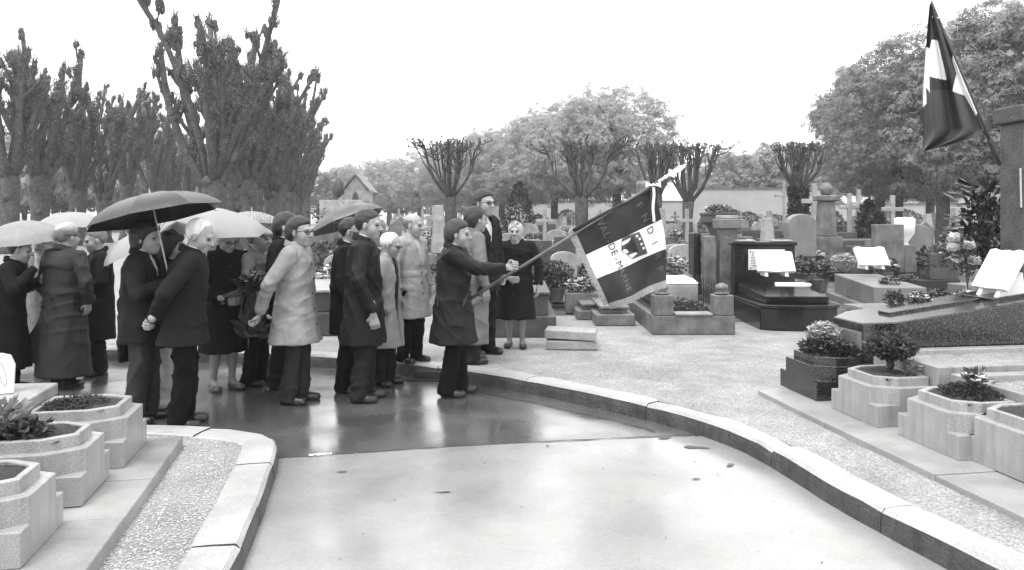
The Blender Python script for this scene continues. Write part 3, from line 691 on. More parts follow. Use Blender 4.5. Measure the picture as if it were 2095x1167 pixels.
# flowered standard, large-leaf shrub beside the stele
root = empty('white_flower_spray', WY(1980, 600, 8.4), 0, 'tall spray of large white flowers beside the leafy shrub', 'flowers')
mb = MB(); mb.tube([(0, 0, 0), (-.02, 0, .3), (-.08, 0, .62)], .008, 5); mb.tube([(0, 0, .1), (.05, 0, .4), (.03, 0, .6)], .006, 5); mb.build('stem', 'leaf_mid', root)
bush_part('leaves', root, (-.05, 0, .38), (.13, .12, .26), 200, .06, 'leaf_mid', 71)
rg = random.Random(9)
for k, (du, dv) in enumerate([(-30, -112), (-4, -96), (10, -65), (14, -38), (12, -10), (-2, 2), (-32, -92), (-20, -70)]):
    mb = MB(); c = Vector((du/1600*8.6, rg.uniform(-.05, .02), -dv/1600*8.6))
    for j in range(26): a_ = j*2.4; e = Vector((math.cos(a_), math.sin(a_)*.8, rg.uniform(-.6, .8))).normalized()*.065; s_ = e.cross(Vector((rg.random(), rg.random(), 1))).normalized()*.034; mb.add([c+e*.3-s_, c+e*.3+s_, c+e+s_, c+e-s_], [(0, 1, 2, 3)])
    mb.lump(c, .045, rg, n=9, m=6, rough=.3); mb.build('bloom', 'petal', root)
root = empty('large_leaf_shrub', WY(2012, 606, 9.3), 0, 'dark evergreen shrub with large glossy leaves beside the stele', 'shrub')
mb = MB(); mb.tube([(0, 0, -.3), (0, 0, .5), (.03, 0, 1.2)], [.04, .03, .012]); mb.build('trunk', 'bark', root, smooth=True)
defm('leaf_gloss', .06, .4, 5, .28, .05, 40); rg = random.Random(10)
for k in range(95):
    f = rg.uniform(.1, 1.0); a_ = rg.uniform(0, 6.28); r_ = (.10+.17*math.sin(f*2.6))*rg.uniform(.5, 1.1); c = Vector((r_*math.cos(a_), r_*math.sin(a_), .15+1.18*f))
    d = Vector((math.cos(a_), math.sin(a_), rg.uniform(-.7, .6))).normalized(); ln = rg.uniform(.14, .24); s_ = d.cross(Vector((0, 0, 1))).normalized()*ln*.2; n_ = d.cross(s_).normalized()*.018
    mb = MB(); mb.add([c, c+d*ln*.35+s_, c+d*ln*.75+s_*.8, c+d*ln-n_, c+d*ln*.75-s_*.8, c+d*ln*.35-s_, c+d*ln*.5+n_*-1.2], [(0, 1, 6), (1, 2, 6), (2, 3, 6), (3, 4, 6), (4, 5, 6), (5, 0, 6)])
    mb.build('leaf', 'leaf_gloss', root)
bush_part('inner_foliage', root, (0, 0, .75), (.2, .2, .62), 700, .10, 'leaf_dark', 75)
# pillar, urn bowl, dark upright slab
root = empty('stone_pillar', WY(1487, 606, 13), 0, 'square stone pillar with moulded head left of the black tomb', 'monument')
boxpart(root, 'foot', -.2, .2, -.2, .2, -.3, .1, 'stone'); boxpart(root, 'shaft', -.14, .14, -.14, .14, .1, 1.12, 'stone'); boxpart(root, 'head', -.19, .19, -.19, .19, 1.122, 1.28, 'stone'); boxpart(root, 'top_cap', -.15, .15, -.15, .15, 1.282, 1.34, 'stone_pale')
boxpart(root, 'side_niche', -.40, -.202, -.1, .1, -.3, 1.0, 'stone')
root = empty('stone_bowl', WY(1470, 520, 16), 0, 'wide stone flower bowl on a pedestal behind the pillar', 'urn')
mb = MB(); mb.lathe([(.2, -.75), (.2, -.5), (.1, -.42), (.1, .3), (.16, .36), (.24, .56), (.36, .66), (.36, .78), (.38, .8), (.38, .84), (.32, .84)], 18); mb.build('bowl', 'stone_dark', root, smooth=False)
bush_part('flowers', root, (0, 0, .9), (.28, .28, .10), 350, .06, 'leaf_mid', 81, 'petal', 20, .05)
root = empty('dark_slab', WY(1421, 590, 13.4), 0, 'narrow dark upright slab behind the fenced grave', 'headstone'); boxpart(root, 'slab', -.06, .06, -.2, .2, -.1, .95, 'granite_black'); boxpart(root, 'foot', -.3, .3, -.3, .3, -.3, -.098, 'stone')

# ---- prototypes for the field of graves beyond
def proto(kind, i):
    root = empty(kind, (0, -50-i*3, KZ))
    return root
PROTO = {}
def mk(kind, cat, label, parts):
    root = empty(kind, (0, 0, 0), 0, label, cat, label and 'distant graves: '+label.split(',')[0])
    for nm, mb, m, bv in parts: mb.build(nm, m, root, bevel=bv, recalc=True)
    PROTO[kind] = root; return root
def B(x0, x1, y0, y1, z0, z1, taper=0): mb = MB(); mb.box(((x0+x1)/2, (y0+y1)/2, (z0+z1)/2), (x1-x0, y1-y0, z1-z0), taper=taper); return mb
def stele_mb(w_, h_, t_, z0, rnd_=True):
    mb = MB(); P = [(-w_/2, z0), (w_/2, z0)]+([(w_/2*math.cos(a), z0+h_*.78+h_*.22*math.sin(a)) for a in [k*math.pi/8 for k in range(9)]] if rnd_ else [(w_/2, z0+h_*.8), (0, z0+h_), (-w_/2, z0+h_*.8)])
    mb.prism(P, -t_/2, t_/2); mb.v = [(x, z, y) for x, y, z in mb.v]; return mb
def cross_mb(h_, z0, t_=.11):
    mb = MB(); P = [(-t_/2, z0), (t_/2, z0), (t_/2, z0+h_*.62), (h_*.24, z0+h_*.62), (h_*.24, z0+h_*.62+t_), (t_/2, z0+h_*.62+t_), (t_/2, z0+h_), (-t_/2, z0+h_), (-t_/2, z0+h_*.62+t_), (-h_*.24, z0+h_*.62+t_), (-h_*.24, z0+h_*.62), (-t_/2, z0+h_*.62)]
    mb.prism(P, -t_/2, t_/2); mb.v = [(x, z, y) for x, y, z in mb.v]; return mb
mk('headstone_grave', 'grave', 'pale grave with rounded headstone in the far rows', [('slab', B(-.45, .45, -1.0, 1.0, 0, .28), 'stone_pale', .02), ('headstone', stele_mb(.8, .95, .14, .28), 'stone_pale', .02)])
mk('dark_headstone_grave', 'grave', 'dark grave with square headstone in the far rows', [('slab', B(-.45, .45, -1.0, 1.0, 0, .35), 'granite_dark', .02), ('headstone', B(-.42, .42, .85, 1.0, .352, 1.05), 'stone_dark', .02)])
mk('cross_grave', 'grave', 'grave with stone cross in the far rows', [('slab', B(-.42, .42, -.9, .9, 0, .25), 'stone', .02), ('pedestal', B(-.22, .22, .5, .88, .252, .7, .2), 'stone', .02), ('cross', cross_mb(1.15, .7), 'stone_pale', .01)])
mk('slab_grave', 'grave', 'low flat grave with pale wet top in the far rows', [('kerb', B(-.5, .5, -1.05, 1.05, 0, .16), 'stone', .02), ('slab', B(-.42, .42, -.95, .95, .162, .36), 'stone_pale', .02)])
mk('pointed_stele_grave', 'grave', 'grave with pointed grey stele in the far rows', [('slab', B(-.4, .4, -.95, .95, 0, .24), 'stone', .02), ('stele', stele_mb(.62, 1.25, .18, .24, False), 'stone', .015)])
mk('obelisk_grave', 'grave', 'grave with slim pale obelisk in the far rows', [('base', B(-.35, .35, -.35, .35, 0, .5, .1), 'stone', .02), ('obelisk', B(-.2, .2, -.2, .2, .502, 1.75, .45), 'stone_pale', .02)])
mk('grey_book_grave', 'grave', 'mid grey tomb with raised head in the far rows', [('base', B(-.5, .5, -1.05, 1.05, 0, .2), 'granite_mid', .02), ('body', B(-.4, .4, -.95, .6, .202, .5), 'granite_mid', .02), ('head_block', B(-.46, .46, .62, .95, .202, .85), 'stone', .02)])
def mk_flower(kind, label, leaf, petal, seed):
    root = empty(kind, (0, 0, 0), 0, label, 'flowers', 'distant flowers: '+label)
    mb = MB(); mb.lathe([(.10, 0), (.15, .2), (.13, .2)], 8); mb.build('pot', 'stone', root)
    bush_part('foliage', root, (0, 0, .32), (.24, .24, .17), 130, .09, leaf, seed, petal, 26, .06); PROTO[kind] = root
mk_flower('pale_flower_bunch', 'pot of white flowers on a far grave', 'leaf_mid', 'petal', 91)
mk_flower('grey_flower_bunch', 'pot of mid-toned flowers on a far grave', 'leaf_dark', 'petal_mid', 92)
mk_flower('leafy_bunch', 'pot of dark leafy plants on a far grave', 'leaf_dark', None, 93)
USED = {}
def place(kind, loc, rz, sc=1):
    if kind not in USED: USED[kind] = 1; o = PROTO[kind]; o.location = loc; o.rotation_euler = (0, 0, rz); o.scale = (sc, sc, sc); return o
    return copy_tree(PROTO[kind], loc, rz, sc)
# individual monuments one can pick out beyond the fence
def big_cross(u, vtop, Y, label, h_=None, t_=.13):
    x = (u-CX)/F*Y; zt = CH-(vtop-HZ)/F*Y-KZ; root = empty('stone_cross', (x, Y, KZ), R(rnd.uniform(-10, 10)), label, 'cross', None); ped = zt*.4
    boxpart(root, 'plinth', -.36, .36, -.36, .36, 0, .22, 'stone'); boxpart(root, 'pedestal', -.26, .26, -.26, .26, .222, ped, 'stone', .02, .25); cross_mb(zt-ped, ped, t_).build('cross', 'stone_pale', root, bevel=.015, recalc=True)
big_cross(1666, 376, 22, 'tallest pale stone cross, right of the ivy-dark pollard trunk')
big_cross(1738, 396, 26, 'stone cross under the right tree, left of a pair'); big_cross(1756, 388, 27, 'stone cross under the right tree, right of a pair')
big_cross(1826, 400, 24, 'slender stone cross before the dark tree trunk'); big_cross(1604, 372, 36, 'thin distant cross before the pale cemetery wall', t_=.1)
root = empty('carved_monument', WY(1690, 500, 20), 0, 'carved stone monument beside the tallest cross', 'monument'); boxpart(root, 'base', -.3, .3, -.3, .3, -.6, .2, 'stone'); boxpart(root, 'shaft', -.22, .22, -.2, .2, .202, 1.1, 'stone', .03, .2); boxpart(root, 'capital', -.26, .26, -.24, .24, 1.102, 1.25, 'stone', .03); mb = MB(); mb.lump((0, 0, 1.4), (.16, .16, .18), random.Random(3), n=8, m=6, rough=.1); mb.build('ornament', 'stone', root, smooth=True)
root = empty('headstone', WY(1805, 530, 17), R(8), 'grey rectangular headstone before the dark conifers', 'headstone'); boxpart(root, 'slab', -.2, .45, -.1, .1, -.3, .75, 'stone'); boxpart(root, 'side_block', .452, .75, -.1, .1, -.3, .3, 'stone')
root = empty('round_headstone', WY(1868, 520, 18), R(-8), 'broad round-topped granite headstone by the white vase', 'headstone'); stele_mb(.75, 1.0, .2, -.3).build('slab', 'granite_mid', root, bevel=.02, recalc=True)
root = empty('round_headstone', WY(1637, 505, 15.5), R(10), 'round-topped granite headstone right of the black tomb', 'headstone'); stele_mb(.6, .85, .2, -.2).build('slab', 'granite_mid', root, bevel=.02, recalc=True)
root = empty('white_vase_stand', WY(1851, 505, 17.6), 0, 'white stone vase stand beside the broad headstone', 'urn'); mb = MB(); mb.lathe([(.12, -.3), (.12, 0), (.06, .1), (.2, .3), (.22, .62), (.16, .66)], 12); mb.build('vase', 'marble', root, smooth=True)
# chapel tomb far left of centre
root = empty('chapel_tomb', ((735-CX)/F*34, 34, KZ), 0, 'small pale gabled chapel tomb with pointed window, far behind', 'tomb')
zr = CH-(362-HZ)/F*34-KZ; ze = CH-(395-HZ)/F*34-KZ
mb = MB(); mb.prism([(-.55, 0), (.55, 0), (.55, ze), (0, zr), (-.55, ze)], -.8, .8); mb.v = [(x, z, y) for x, y, z in mb.v]; mb.build('wall', 'stone_pale', root, recalc=True)
for sx in (-1, 1):
    mb = MB(); mb.prism([(0, zr+.02), (sx*.68, ze-.08), (sx*.68, ze+.02), (0, zr+.14)], -.9, .9); mb.v = [(x, z, y) for x, y, z in mb.v]; mb.build('roof_slope', 'stone', root, recalc=True)
mb = MB(); mb.prism([(-.18, .9), (.18, .9), (.18, ze-.45), (.1, ze-.12), (0, ze+.05), (-.1, ze-.12), (-.18, ze-.45)], -.83, -.79); mb.v = [(x, z, y) for x, y, z in mb.v]; mb.build('window', 'stone_dark', root, recalc=True)
for sx in (-.62, .62): boxpart(root, 'pinnacle', sx-.1, sx+.1, -.85, -.65, 0, ze+.1, 'stone_pale')
root = empty('tiered_monument', ((705-CX)/F*27, 27, KZ), 0, 'pale tiered monument with flowers left of the chapel tomb', 'monument')
boxpart(root, 'base', -.55, .55, -.4, .4, 0, 1.2, 'stone'); boxpart(root, 'top_slab', -.75, .75, -.5, .5, 1.202, CH-(410-HZ)/F*27-KZ, 'stone_pale'); mb = MB(); mb.lump((-.2, 0, 2.5), (.2, .2, .35), rnd, n=8, m=6, rough=.2); mb.build('urn', 'stone_dark', root, smooth=True); bush_part('flowers', root, (-.7, -.2, 1.6), (.4, .4, .35), 300, .12, 'leaf_mid', 97, 'petal', 50, .08)
# rows of graves
rg = random.Random(11); occ = [(3.4, 5, 10.4, 13), (5.2, 7.4, 12, 15.3), (1.5, 3.2, 10, 13.2), (2.9, 3.9, 12.6, 13.6), (2.2, 12, 5, 10.0)]
kinds = ['headstone_grave']*3+['dark_headstone_grave']*5+['cross_grave']*3+['slab_grave']*5+['pointed_stele_grave']*2+['obelisk_grave']*2+['grey_book_grave']*4
cnt = 0
TREES_XY = [(-1.9, 28), (2.6, 28), (6.6, 30), (11.0, 29.5)]
for j in range(26):
    for i in range(42):
        lx = -5+i*1.10+rg.uniform(-.12, .12); ly = 13.2+j*2.75+rg.uniform(-.25, .25)
        if j > 13 and (i+j) % 2: continue
        if j > 17 and (i+j) % 4: continue
        if i % 11 == 5: continue
        x = lx-.155*(ly-13)*1.0; y = ly+.05*lx
        u = CX+x/y*F
        if not (360 < u < 2140): continue
        if y > 24 and u > 1960: continue
        if any(a-.2 < x < b_+.2 and c-.9 < y < d_+.9 for a, b_, c, d_ in occ): continue
        if any(abs(x-a) < .6 and abs(y-b_) < 1.2 for a, b_ in TREES_XY): continue
        if u < 640 and y < 26: continue
        if rg.random() < .06: continue
        k = rg.choice(kinds); sc = rg.uniform(.78, 1.05)*(.85 if y < 20 else 1)
        if y < 17 and k in ('obelisk_grave', 'cross_grave', 'pointed_stele_grave') : k = rg.choice(('slab_grave', 'grey_book_grave', 'headstone_grave'))
        place(k, (x, y, KZ), R(8.8)+rg.uniform(-.06, .06)+(math.pi if rg.random() < .4 else 0), sc); cnt += 1
        if rg.random() < .8 and y < 46:
            kk = rg.choice(('pale_flower_bunch', 'pale_flower_bunch', 'grey_flower_bunch', 'grey_flower_bunch', 'leafy_bunch'))
            place(kk, (x+rg.uniform(-.3, .3), y-rg.uniform(.4, .9), KZ+.38*sc*(k != 'obelisk_grave')-.06), rg.uniform(0, 6), rg.uniform(.8, 1.35))
for k in range(170):                                       # pots and plants set down between the graves
    y = rg.uniform(12.6, 32); u = rg.uniform(640, 2040); x = (u-CX)/F*y
    if any(a-.15 < x < b_+.15 and c-.3 < y < d_+.3 for a, b_, c, d_ in occ) or (u < 1000 and y < 15) or (u > 1960 and y < 14): continue
    place(rg.choice(('leafy_bunch', 'leafy_bunch', 'grey_flower_bunch', 'pale_flower_bunch')), (x, y, KZ), rg.uniform(0, 6), rg.uniform(.7, 1.5))
print('graves', cnt)
# ================================================================== trees, far wall
defm('leaf_sprout', .42, .4, 2, .5, .1, 40, trans=.25)
def limb_path(p, d, ln, n, rg, wob=.12, up=.0):
    P = [Vector(p)]; d = Vector(d).normalized()
    for i in range(n):
        d = (d+Vector((rg.gauss(0, wob), rg.gauss(0, wob), rg.gauss(0, wob*.5)+up))).normalized(); P.append(P[-1]+d*ln/n)
    return P, d
def knob(mb, lf, p, d, r, rg):
    """knuckle of a pollarded limb: lumps, stubs and first leaves"""
    e0 = d.normalized()
    for k in range(rg.randint(3, 5)):
        q = p+e0*r*rg.uniform(-1.6, .5)+Vector((rg.uniform(-1, 1), rg.uniform(-1, 1), rg.uniform(-.5, .5)))*r*.55
        mb.lump(q, (r*rg.uniform(.35, .6), r*rg.uniform(.35, .6), r*rg.uniform(.6, 1.2)), rg, n=6, m=4, rough=.25)
    for k in range(rg.randint(12, 18)):                       # a brush of young shoots
        e = (e0*.8+Vector((rg.gauss(0, .5), rg.gauss(0, .5), rg.gauss(.6, .3)))).normalized(); q = p+Vector((rg.uniform(-.6, .6), rg.uniform(-.6, .6), rg.uniform(-1, .3)))*r; mb.tube([q, q+e*r*rg.uniform(1.0, 3.0)], [r*.09, r*.035], 3)
    leaves(lf, 80, in_ell(p+e0*r*.2, (r*1.35, r*1.35, r*2.0), rg), r*.30, rg, 0, .6)
def pollard(seed, label, Ht=9.6):
    rg = random.Random(seed); root = empty('pollard_tree', (0, 0, 0), 0, label, 'tree', 'tall pollarded trees along the avenue'); T = MB(); K = MB(); Lf = MB()
    fz = rg.uniform(2.2, 3.0)
    T.tube([(0, 0, -.1), (.02, 0, .35), (0, .03, 1.2), (.03, 0, fz), (.0, .02, fz+.5)], [.52, .40, .36, .40, .26], 12)
    for k in range(7): a = rg.uniform(0, 6.28); T.lump((.3*math.cos(a), .3*math.sin(a), rg.uniform(1.2, fz+.3)), rg.uniform(.1, .22), rg)
    nl = rg.randint(9, 11)
    for i in range(nl):
        a = 6.283*i/nl+rg.uniform(-.3, .3); sp = rg.choice((.10, .18, .27, .36, .46)); ln = (Ht-fz)*rg.uniform(.62, 1.0)*(1 if sp < .4 else .8)
        P, d = limb_path((.16*math.cos(a), .16*math.sin(a), fz-.2+rg.uniform(0, .5)), (sp*math.cos(a)*1.3, sp*math.sin(a)*1.3, 1), ln, 8, rg, .07, .05)
        r0 = rg.uniform(.13, .19); rad = [r0*(1-.5*k/8) for k in range(9)]; T.tube(P, rad, 8); knob(K, Lf, P[-1], d, rg.uniform(.16, .24), rg)
        for k in range(rg.randint(6, 9)):
            j = rg.choice((2, 3, 4, 4, 5, 5, 6, 6, 7)); q = P[j]; e = Vector((rg.gauss(0, .5)+math.cos(a)*.35, rg.gauss(0, .5)+math.sin(a)*.35, rg.uniform(.8, 1.6))); l2 = rg.uniform(.4, 1.5)
            P2, d2 = limb_path(q, e, l2, 4, rg, .14, .12); T.tube(P2, [rad[j]*.6, rad[j]*.52, rad[j]*.48, rad[j]*.46, rad[j]*.46], 6); knob(K, Lf, P2[-1], d2, rg.uniform(.12, .20), rg)
        for k in range(4): j = rg.randint(1, 7); knob(K, Lf, P[j]+Vector((rg.uniform(-.12, .12), rg.uniform(-.12, .12), 0)), Vector((rg.gauss(0, 1), rg.gauss(0, 1), .4)), rg.uniform(.08, .15), rg)
    t = T.build('trunk', 'bark', root, smooth=True); K.build('knuckles', 'bark', root)['kind'] = 'stuff'; Lf.build('young_leaves', 'leaf_sprout', root)['kind'] = 'stuff'; return root
POL = [pollard(s, 'x') for s in (101, 102, 103, 104)]
def row(X0, Ys, side, seed, big):
    rg = random.Random(seed)
    for i, Y in enumerate(Ys):
        x = X0-.187*Y+rg.uniform(-.25, .25); src = POL[(i+seed) % 4]; n = len(Ys)
        lab = ('nearest' if i == 0 else ['second', 'third', 'fourth', 'fifth', 'sixth', 'seventh', 'eighth', 'ninth', 'tenth', 'eleventh', 'twelfth'][i-1])+' tall pollarded tree of the '+side+' avenue row'
        copy_tree(src, (x, Y, KZ), rg.uniform(0, 6.28), big*rg.uniform(.94, 1.06), lab)
row(-5.45, [29, 32.5, 36, 40, 44, 48.5, 53, 58.5, 65, 73], 'right', 1, 1.06)
row(-14.6, [31.5, 35.5, 39.5, 43.5, 48, 53, 58, 64, 71], 'left', 2, 1.03)
for p in POL:
    for c in list(p.children): bpy.data.objects.remove(c)
    bpy.data.objects.remove(p)
def vase_tree(seed, loc, label, top=4.1, spread=1.8, fork=2.2, rz=0, tr=.19):
    rg = random.Random(seed); root = empty('pruned_lime_tree', loc, rz, label, 'tree', 'bare pruned trees among the graves'); T = MB()
    T.tube([(0, 0, -.1), (.02, 0, .4), (-.02, .02, fork*.7), (0, 0, fork), (0, 0, fork+.2)], [tr*1.3, tr*1.05, tr, tr*1.15, tr*.7], 10)
    nl = 13
    for i in range(nl):
        a = 6.283*i/nl+rg.uniform(-.25, .25); sp = rg.choice((.25, .5, .75, .9, 1.0))*spread*rg.uniform(.9, 1.05); e = Vector((math.cos(a)*sp, math.sin(a)*sp, top))
        s0 = Vector((.08*math.cos(a), .08*math.sin(a), fork-.05)); mid = s0.lerp(e, .45)+Vector((math.cos(a)*.12*sp, math.sin(a)*.12*sp, -.10*sp)); P = catmull([s0, mid, s0.lerp(e, .8), e], 3)
        P = [p+Vector((rg.gauss(0, .02), rg.gauss(0, .02), 0)) for p in P]; r0 = rg.uniform(.05, .07); n = len(P); T.tube(P, [r0*(1-.6*k/(n-1)) for k in range(n)], 6)
        for k in range(9):
            j = rg.randint(3, n-2); q = P[j]; e2 = Vector((q.x*rg.uniform(1.0, 1.5)+rg.gauss(0, .2), q.y*rg.uniform(1.0, 1.5)+rg.gauss(0, .2), top+rg.uniform(-.25, .08)))
            m2 = q.lerp(e2, .5)+Vector((rg.gauss(0, .06), rg.gauss(0, .06), -.08)); T.tube([q, m2, e2], [.028, .02, .014], 4)
            for h_ in range(3): f = e2+Vector((rg.gauss(0, .05), rg.gauss(0, .05), rg.uniform(.0, .12))); T.tube([e2, f], [.02, .006], 3)
            T.lump(e2, .033, rg, n=5, m=3)
    T.build('trunk_and_limbs', 'bark', root, smooth=True)
    return root
vase_tree(1, ((922-CX)/F*28, 28, KZ), 'bare flat-topped pruned tree left of the tall man with glasses', CH-KZ+145/F*28, 1.55)
vase_tree(2, ((1190-CX)/F*28, 28, KZ), 'bare flat-topped pruned tree directly above the woman in the dark coat', CH-KZ+145/F*28, 1.7, fork=2.15, tr=.22)
vase_tree(3, ((1408-CX)/F*29.5, 29.5, KZ), 'bare pruned tree behind the banner tip', CH-KZ+140/F*29.5, 1.2, fork=2.0)
vase_tree(4, ((1345-CX)/F*33, 33, KZ), 'bare pruned tree half hidden before the central leafy crowns', CH-KZ+138/F*33, 1.0, fork=2.3)
vt = vase_tree(5, ((1634-CX)/F*29, 29, KZ), 'bare pruned tree with ivy-dark trunk before the pale wall', CH-KZ+140/F*29, 1.05, fork=2.55, tr=.2)
rg = random.Random(5); mb = MB(); leaves(mb, 2600, lambda: (lambda a, z: Vector((.30*math.cos(a)*rg.uniform(.8, 1.25), .30*math.sin(a)*rg.uniform(.8, 1.25), z)))(rg.uniform(0, 6.28), rg.uniform(.2, 2.6)), .13, rg, 0, .7); mb.build('ivy', 'leaf_dark', vt)
# leafy clipped chestnuts
def leafy(seed, rx, ry, z0, z1, ncl, csize, nlf, mname, trunk_r=.26, bark='bark'):
    rg = random.Random(seed); root = empty('leafy_tree', (0, 0, 0)); T = MB(); L_ = MB(); zc = (z0+z1)/2; hz = (z1-z0)/2
    T.tube([(0, 0, -.1), (0, 0, .4), (.05, .02, 1.5), (0, 0, z0+.8), (0, .05, zc)], [trunk_r*1.35, trunk_r*1.05, trunk_r, trunk_r*.9, trunk_r*.5], 10)
    for i in range(11):
        a = i*.62+rg.random()*.4; e = Vector((rx*.62*math.cos(a), ry*.62*math.sin(a), rg.uniform(zc-.4*hz, zc+.55*hz))); s0 = Vector((0, 0, rg.uniform(z0+.2, zc))); T.tube([s0, s0.lerp(e, .5)+Vector((0, 0, .3)), e], [trunk_r*.42, trunk_r*.25, .04], 6)
    T.build('trunk', bark, root, smooth=True)
    ph = [(Vector((rg.gauss(0, 1), rg.gauss(0, 1), rg.gauss(0, 1))), rg.uniform(0, 6)) for _ in range(7)]; k = 0
    while k < ncl:
        q = Vector((rg.uniform(-1, 1), rg.uniform(-1, 1), rg.uniform(-1, 1)))
        rr = (abs(q.x)**2.6+abs(q.y)**2.6+abs(q.z)**2.4)**(1/2.5)
        if rr > 1 or rr < .45 or (rr < .8 and rg.random() < .72): continue
        bump_ = sum(math.sin(4.2*v_.dot(q)+f) for v_, f in ph)/7
        if rr > .84+.42*bump_ and rg.random() < .93: continue
        q = q*rg.uniform(.97, 1.04); c = Vector((q.x*rx, q.y*ry, zc+q.z*hz)); out = Vector((q.x/rx, q.y/ry, q.z/hz*.6+.15)).normalized(); k += 1; rc = rg.uniform(.25, .52)
        for m_ in range(nlf):                                 # a bough end: leaf sprays over the outside of a small clump
            dn = (out*.7+Vector((rg.gauss(0, .8), rg.gauss(0, .8), rg.gauss(.25, .7)))).normalized(); p = c+Vector((dn.x, dn.y, dn.z*.7))*rc*rg.uniform(.6, 1.1); s_ = csize*rg.uniform(.6, 1.15)
            t0 = dn.cross(Vector((rg.gauss(0, 1), rg.gauss(0, 1), rg.gauss(0, 1)))).normalized(); t1 = dn.cross(t0)
            for j in range(3):
                a = j*2.094+rg.uniform(-.4, .4); e = (t0*math.cos(a)+t1*math.sin(a))*.85-Vector((0, 0, .18))+dn*rg.uniform(0, .4); sd_ = e.cross(dn).normalized()*s_*.27
                L_.add([p, p+e*s_*.6+sd_, p+e*s_, p+e*s_*.6-sd_], [(0, 1, 2, 3)])
    L_.build('crown', mname, root); return root
CT = [leafy(11, 3.5, 3.5, 2.3, 9.0, 1280, .11, 29, 'leaf_fresh')]
LT = [leafy(1, 3.6, 3.4, 2.3, 9.2, 1450, .105, 31, 'leaf_light')]
FT = [leafy(3, 3.0, 3.0, 1.9, 7.6, 450, .24, 18, 'leaf_pale', .2), leafy(4, 3.4, 3.0, 1.6, 7.2, 450, .24, 18, 'leaf_light', .2)]
def put(src, loc, rz, sc, label, group): o = copy_tree(src, loc, rz, sc); tag(o, label, 'tree', group); return o
rg = random.Random(21)
ords = ['nearest', 'second', 'third', 'fourth', 'fifth', 'sixth', 'seventh', 'eighth', 'ninth', 'tenth', 'eleventh', 'twelfth']
# central row, receding to the left
for i, Y in enumerate([47, 51.5, 56.5, 62, 68, 75, 83, 92, 102, 113, 125]):
    x = (1262-CX)/F*47-(min(Y, 80)-47)*.34-max(0, Y-80)*.5; put(CT[0], (x, Y, KZ), rg.uniform(0, 6), (1.05, 1.05, 1.045*rg.uniform(.97, 1.03)), ords[i]+' leafy tree of the central row behind the bare trees', 'leafy trees of the central row')
# big trees at the right
for i, (u, Y, sc) in enumerate([(1928, 36, 1.13), (1838, 42, 1.1), (2080, 34.5, 1.2), (1800, 48, 1.12), (2200, 33, 1.2), (1905, 55, 1.1)]):
    put(LT[0], ((u-CX)/F*Y, Y, KZ), rg.uniform(0, 6), (sc*1.02, sc*1.02, sc*1.0), ['large leafy tree behind the hanging flag', 'large leafy tree with dark trunk left of the hanging flag', 'large leafy tree above the stele', 'leafy tree at left end of the right-hand trees', 'leafy tree beyond the right edge over the stele', 'leafy tree farther back among the right-hand trees'][i], 'large leafy trees at right')
# far wood behind the avenue and along the skyline
k = 0
for (u0, u1, n, Y0, Y1, s0, s1) in [(-260, 360, 15, 66, 84, 1.05, 1.25), (380, 1000, 13, 104, 128, .8, 1.1), (1440, 1700, 7, 90, 100, 1.15, 1.35)]:
    for i in range(n):
        u = u0+(u1-u0)*(i+.5)/n+rg.uniform(-12, 12); Y = rg.uniform(Y0, Y1); k += 1
        lab = {-260: 'hazy distant tree behind the left avenue row', 380: 'hazy distant tree on the skyline left of the chapel', 1440: 'pale hazy tree beyond the cemetery wall'}[u0]
        put(FT[i % 2], ((u-CX)/F*Y, Y, KZ), rg.uniform(0, 6), rg.uniform(s0, s1), lab, lab)
for src in LT+FT+CT:
    for c in list(src.children): bpy.data.objects.remove(c)
    bpy.data.objects.remove(src)
# dark conifers and hedges among the graves
def conifer(u, Y, r, h_, label, seed, z0=0):
    rg = random.Random(seed); root = empty('conifer', ((u-CX)/F*Y, Y, KZ), 0, label, 'shrub'); mb = MB(); mb.tube([(0, 0, -.05), (0, 0, h_*.7)], [.06, .02]); mb.build('trunk', 'bark', root)
    mb = MB()
    def fn():
        while True:
            z = rg.random(); q = r*(math.sin(math.pi*min(1, (z*.92+.08))**.8))**.6; a = rg.uniform(0, 6.28); return Vector((q*math.cos(a)*rg.uniform(.7, 1.05), q*math.sin(a)*rg.uniform(.7, 1.05), z*h_))
    leaves(mb, 1500, fn, .18, rg, 0, .4, -.6); mb.build('crown', 'leaf_dark', root); return root
conifer(1062, 33, .62, 2.9, 'dark round conifer right of the tall man with glasses', 1)
conifer(1778, 25, .42, 2.0, 'dark clipped conifer between the crosses, left one', 2); conifer(1795, 24, .3, 1.6, 'dark clipped conifer between the crosses, right one', 3); 
for k_, (u_, Y_) in enumerate([(1455, 62), (1500, 66), (1585, 64), (1700, 60), (1765, 63), (1850, 62), (1100, 70), (1160, 68), (1290, 72)]): conifer(u_, Y_, 1.1+.3*(k_ % 3), 1.5+.4*(k_ % 2), ['leftmost', 'second', 'third', 'fourth', 'fifth', 'sixth', 'seventh', 'eighth', 'ninth'][k_]+' distant dark shrub before the back walls', 40+k_)
conifer(1530, 60, 1.3, 1.7, 'dark low hedge bush at the foot of the pale wall', 4)
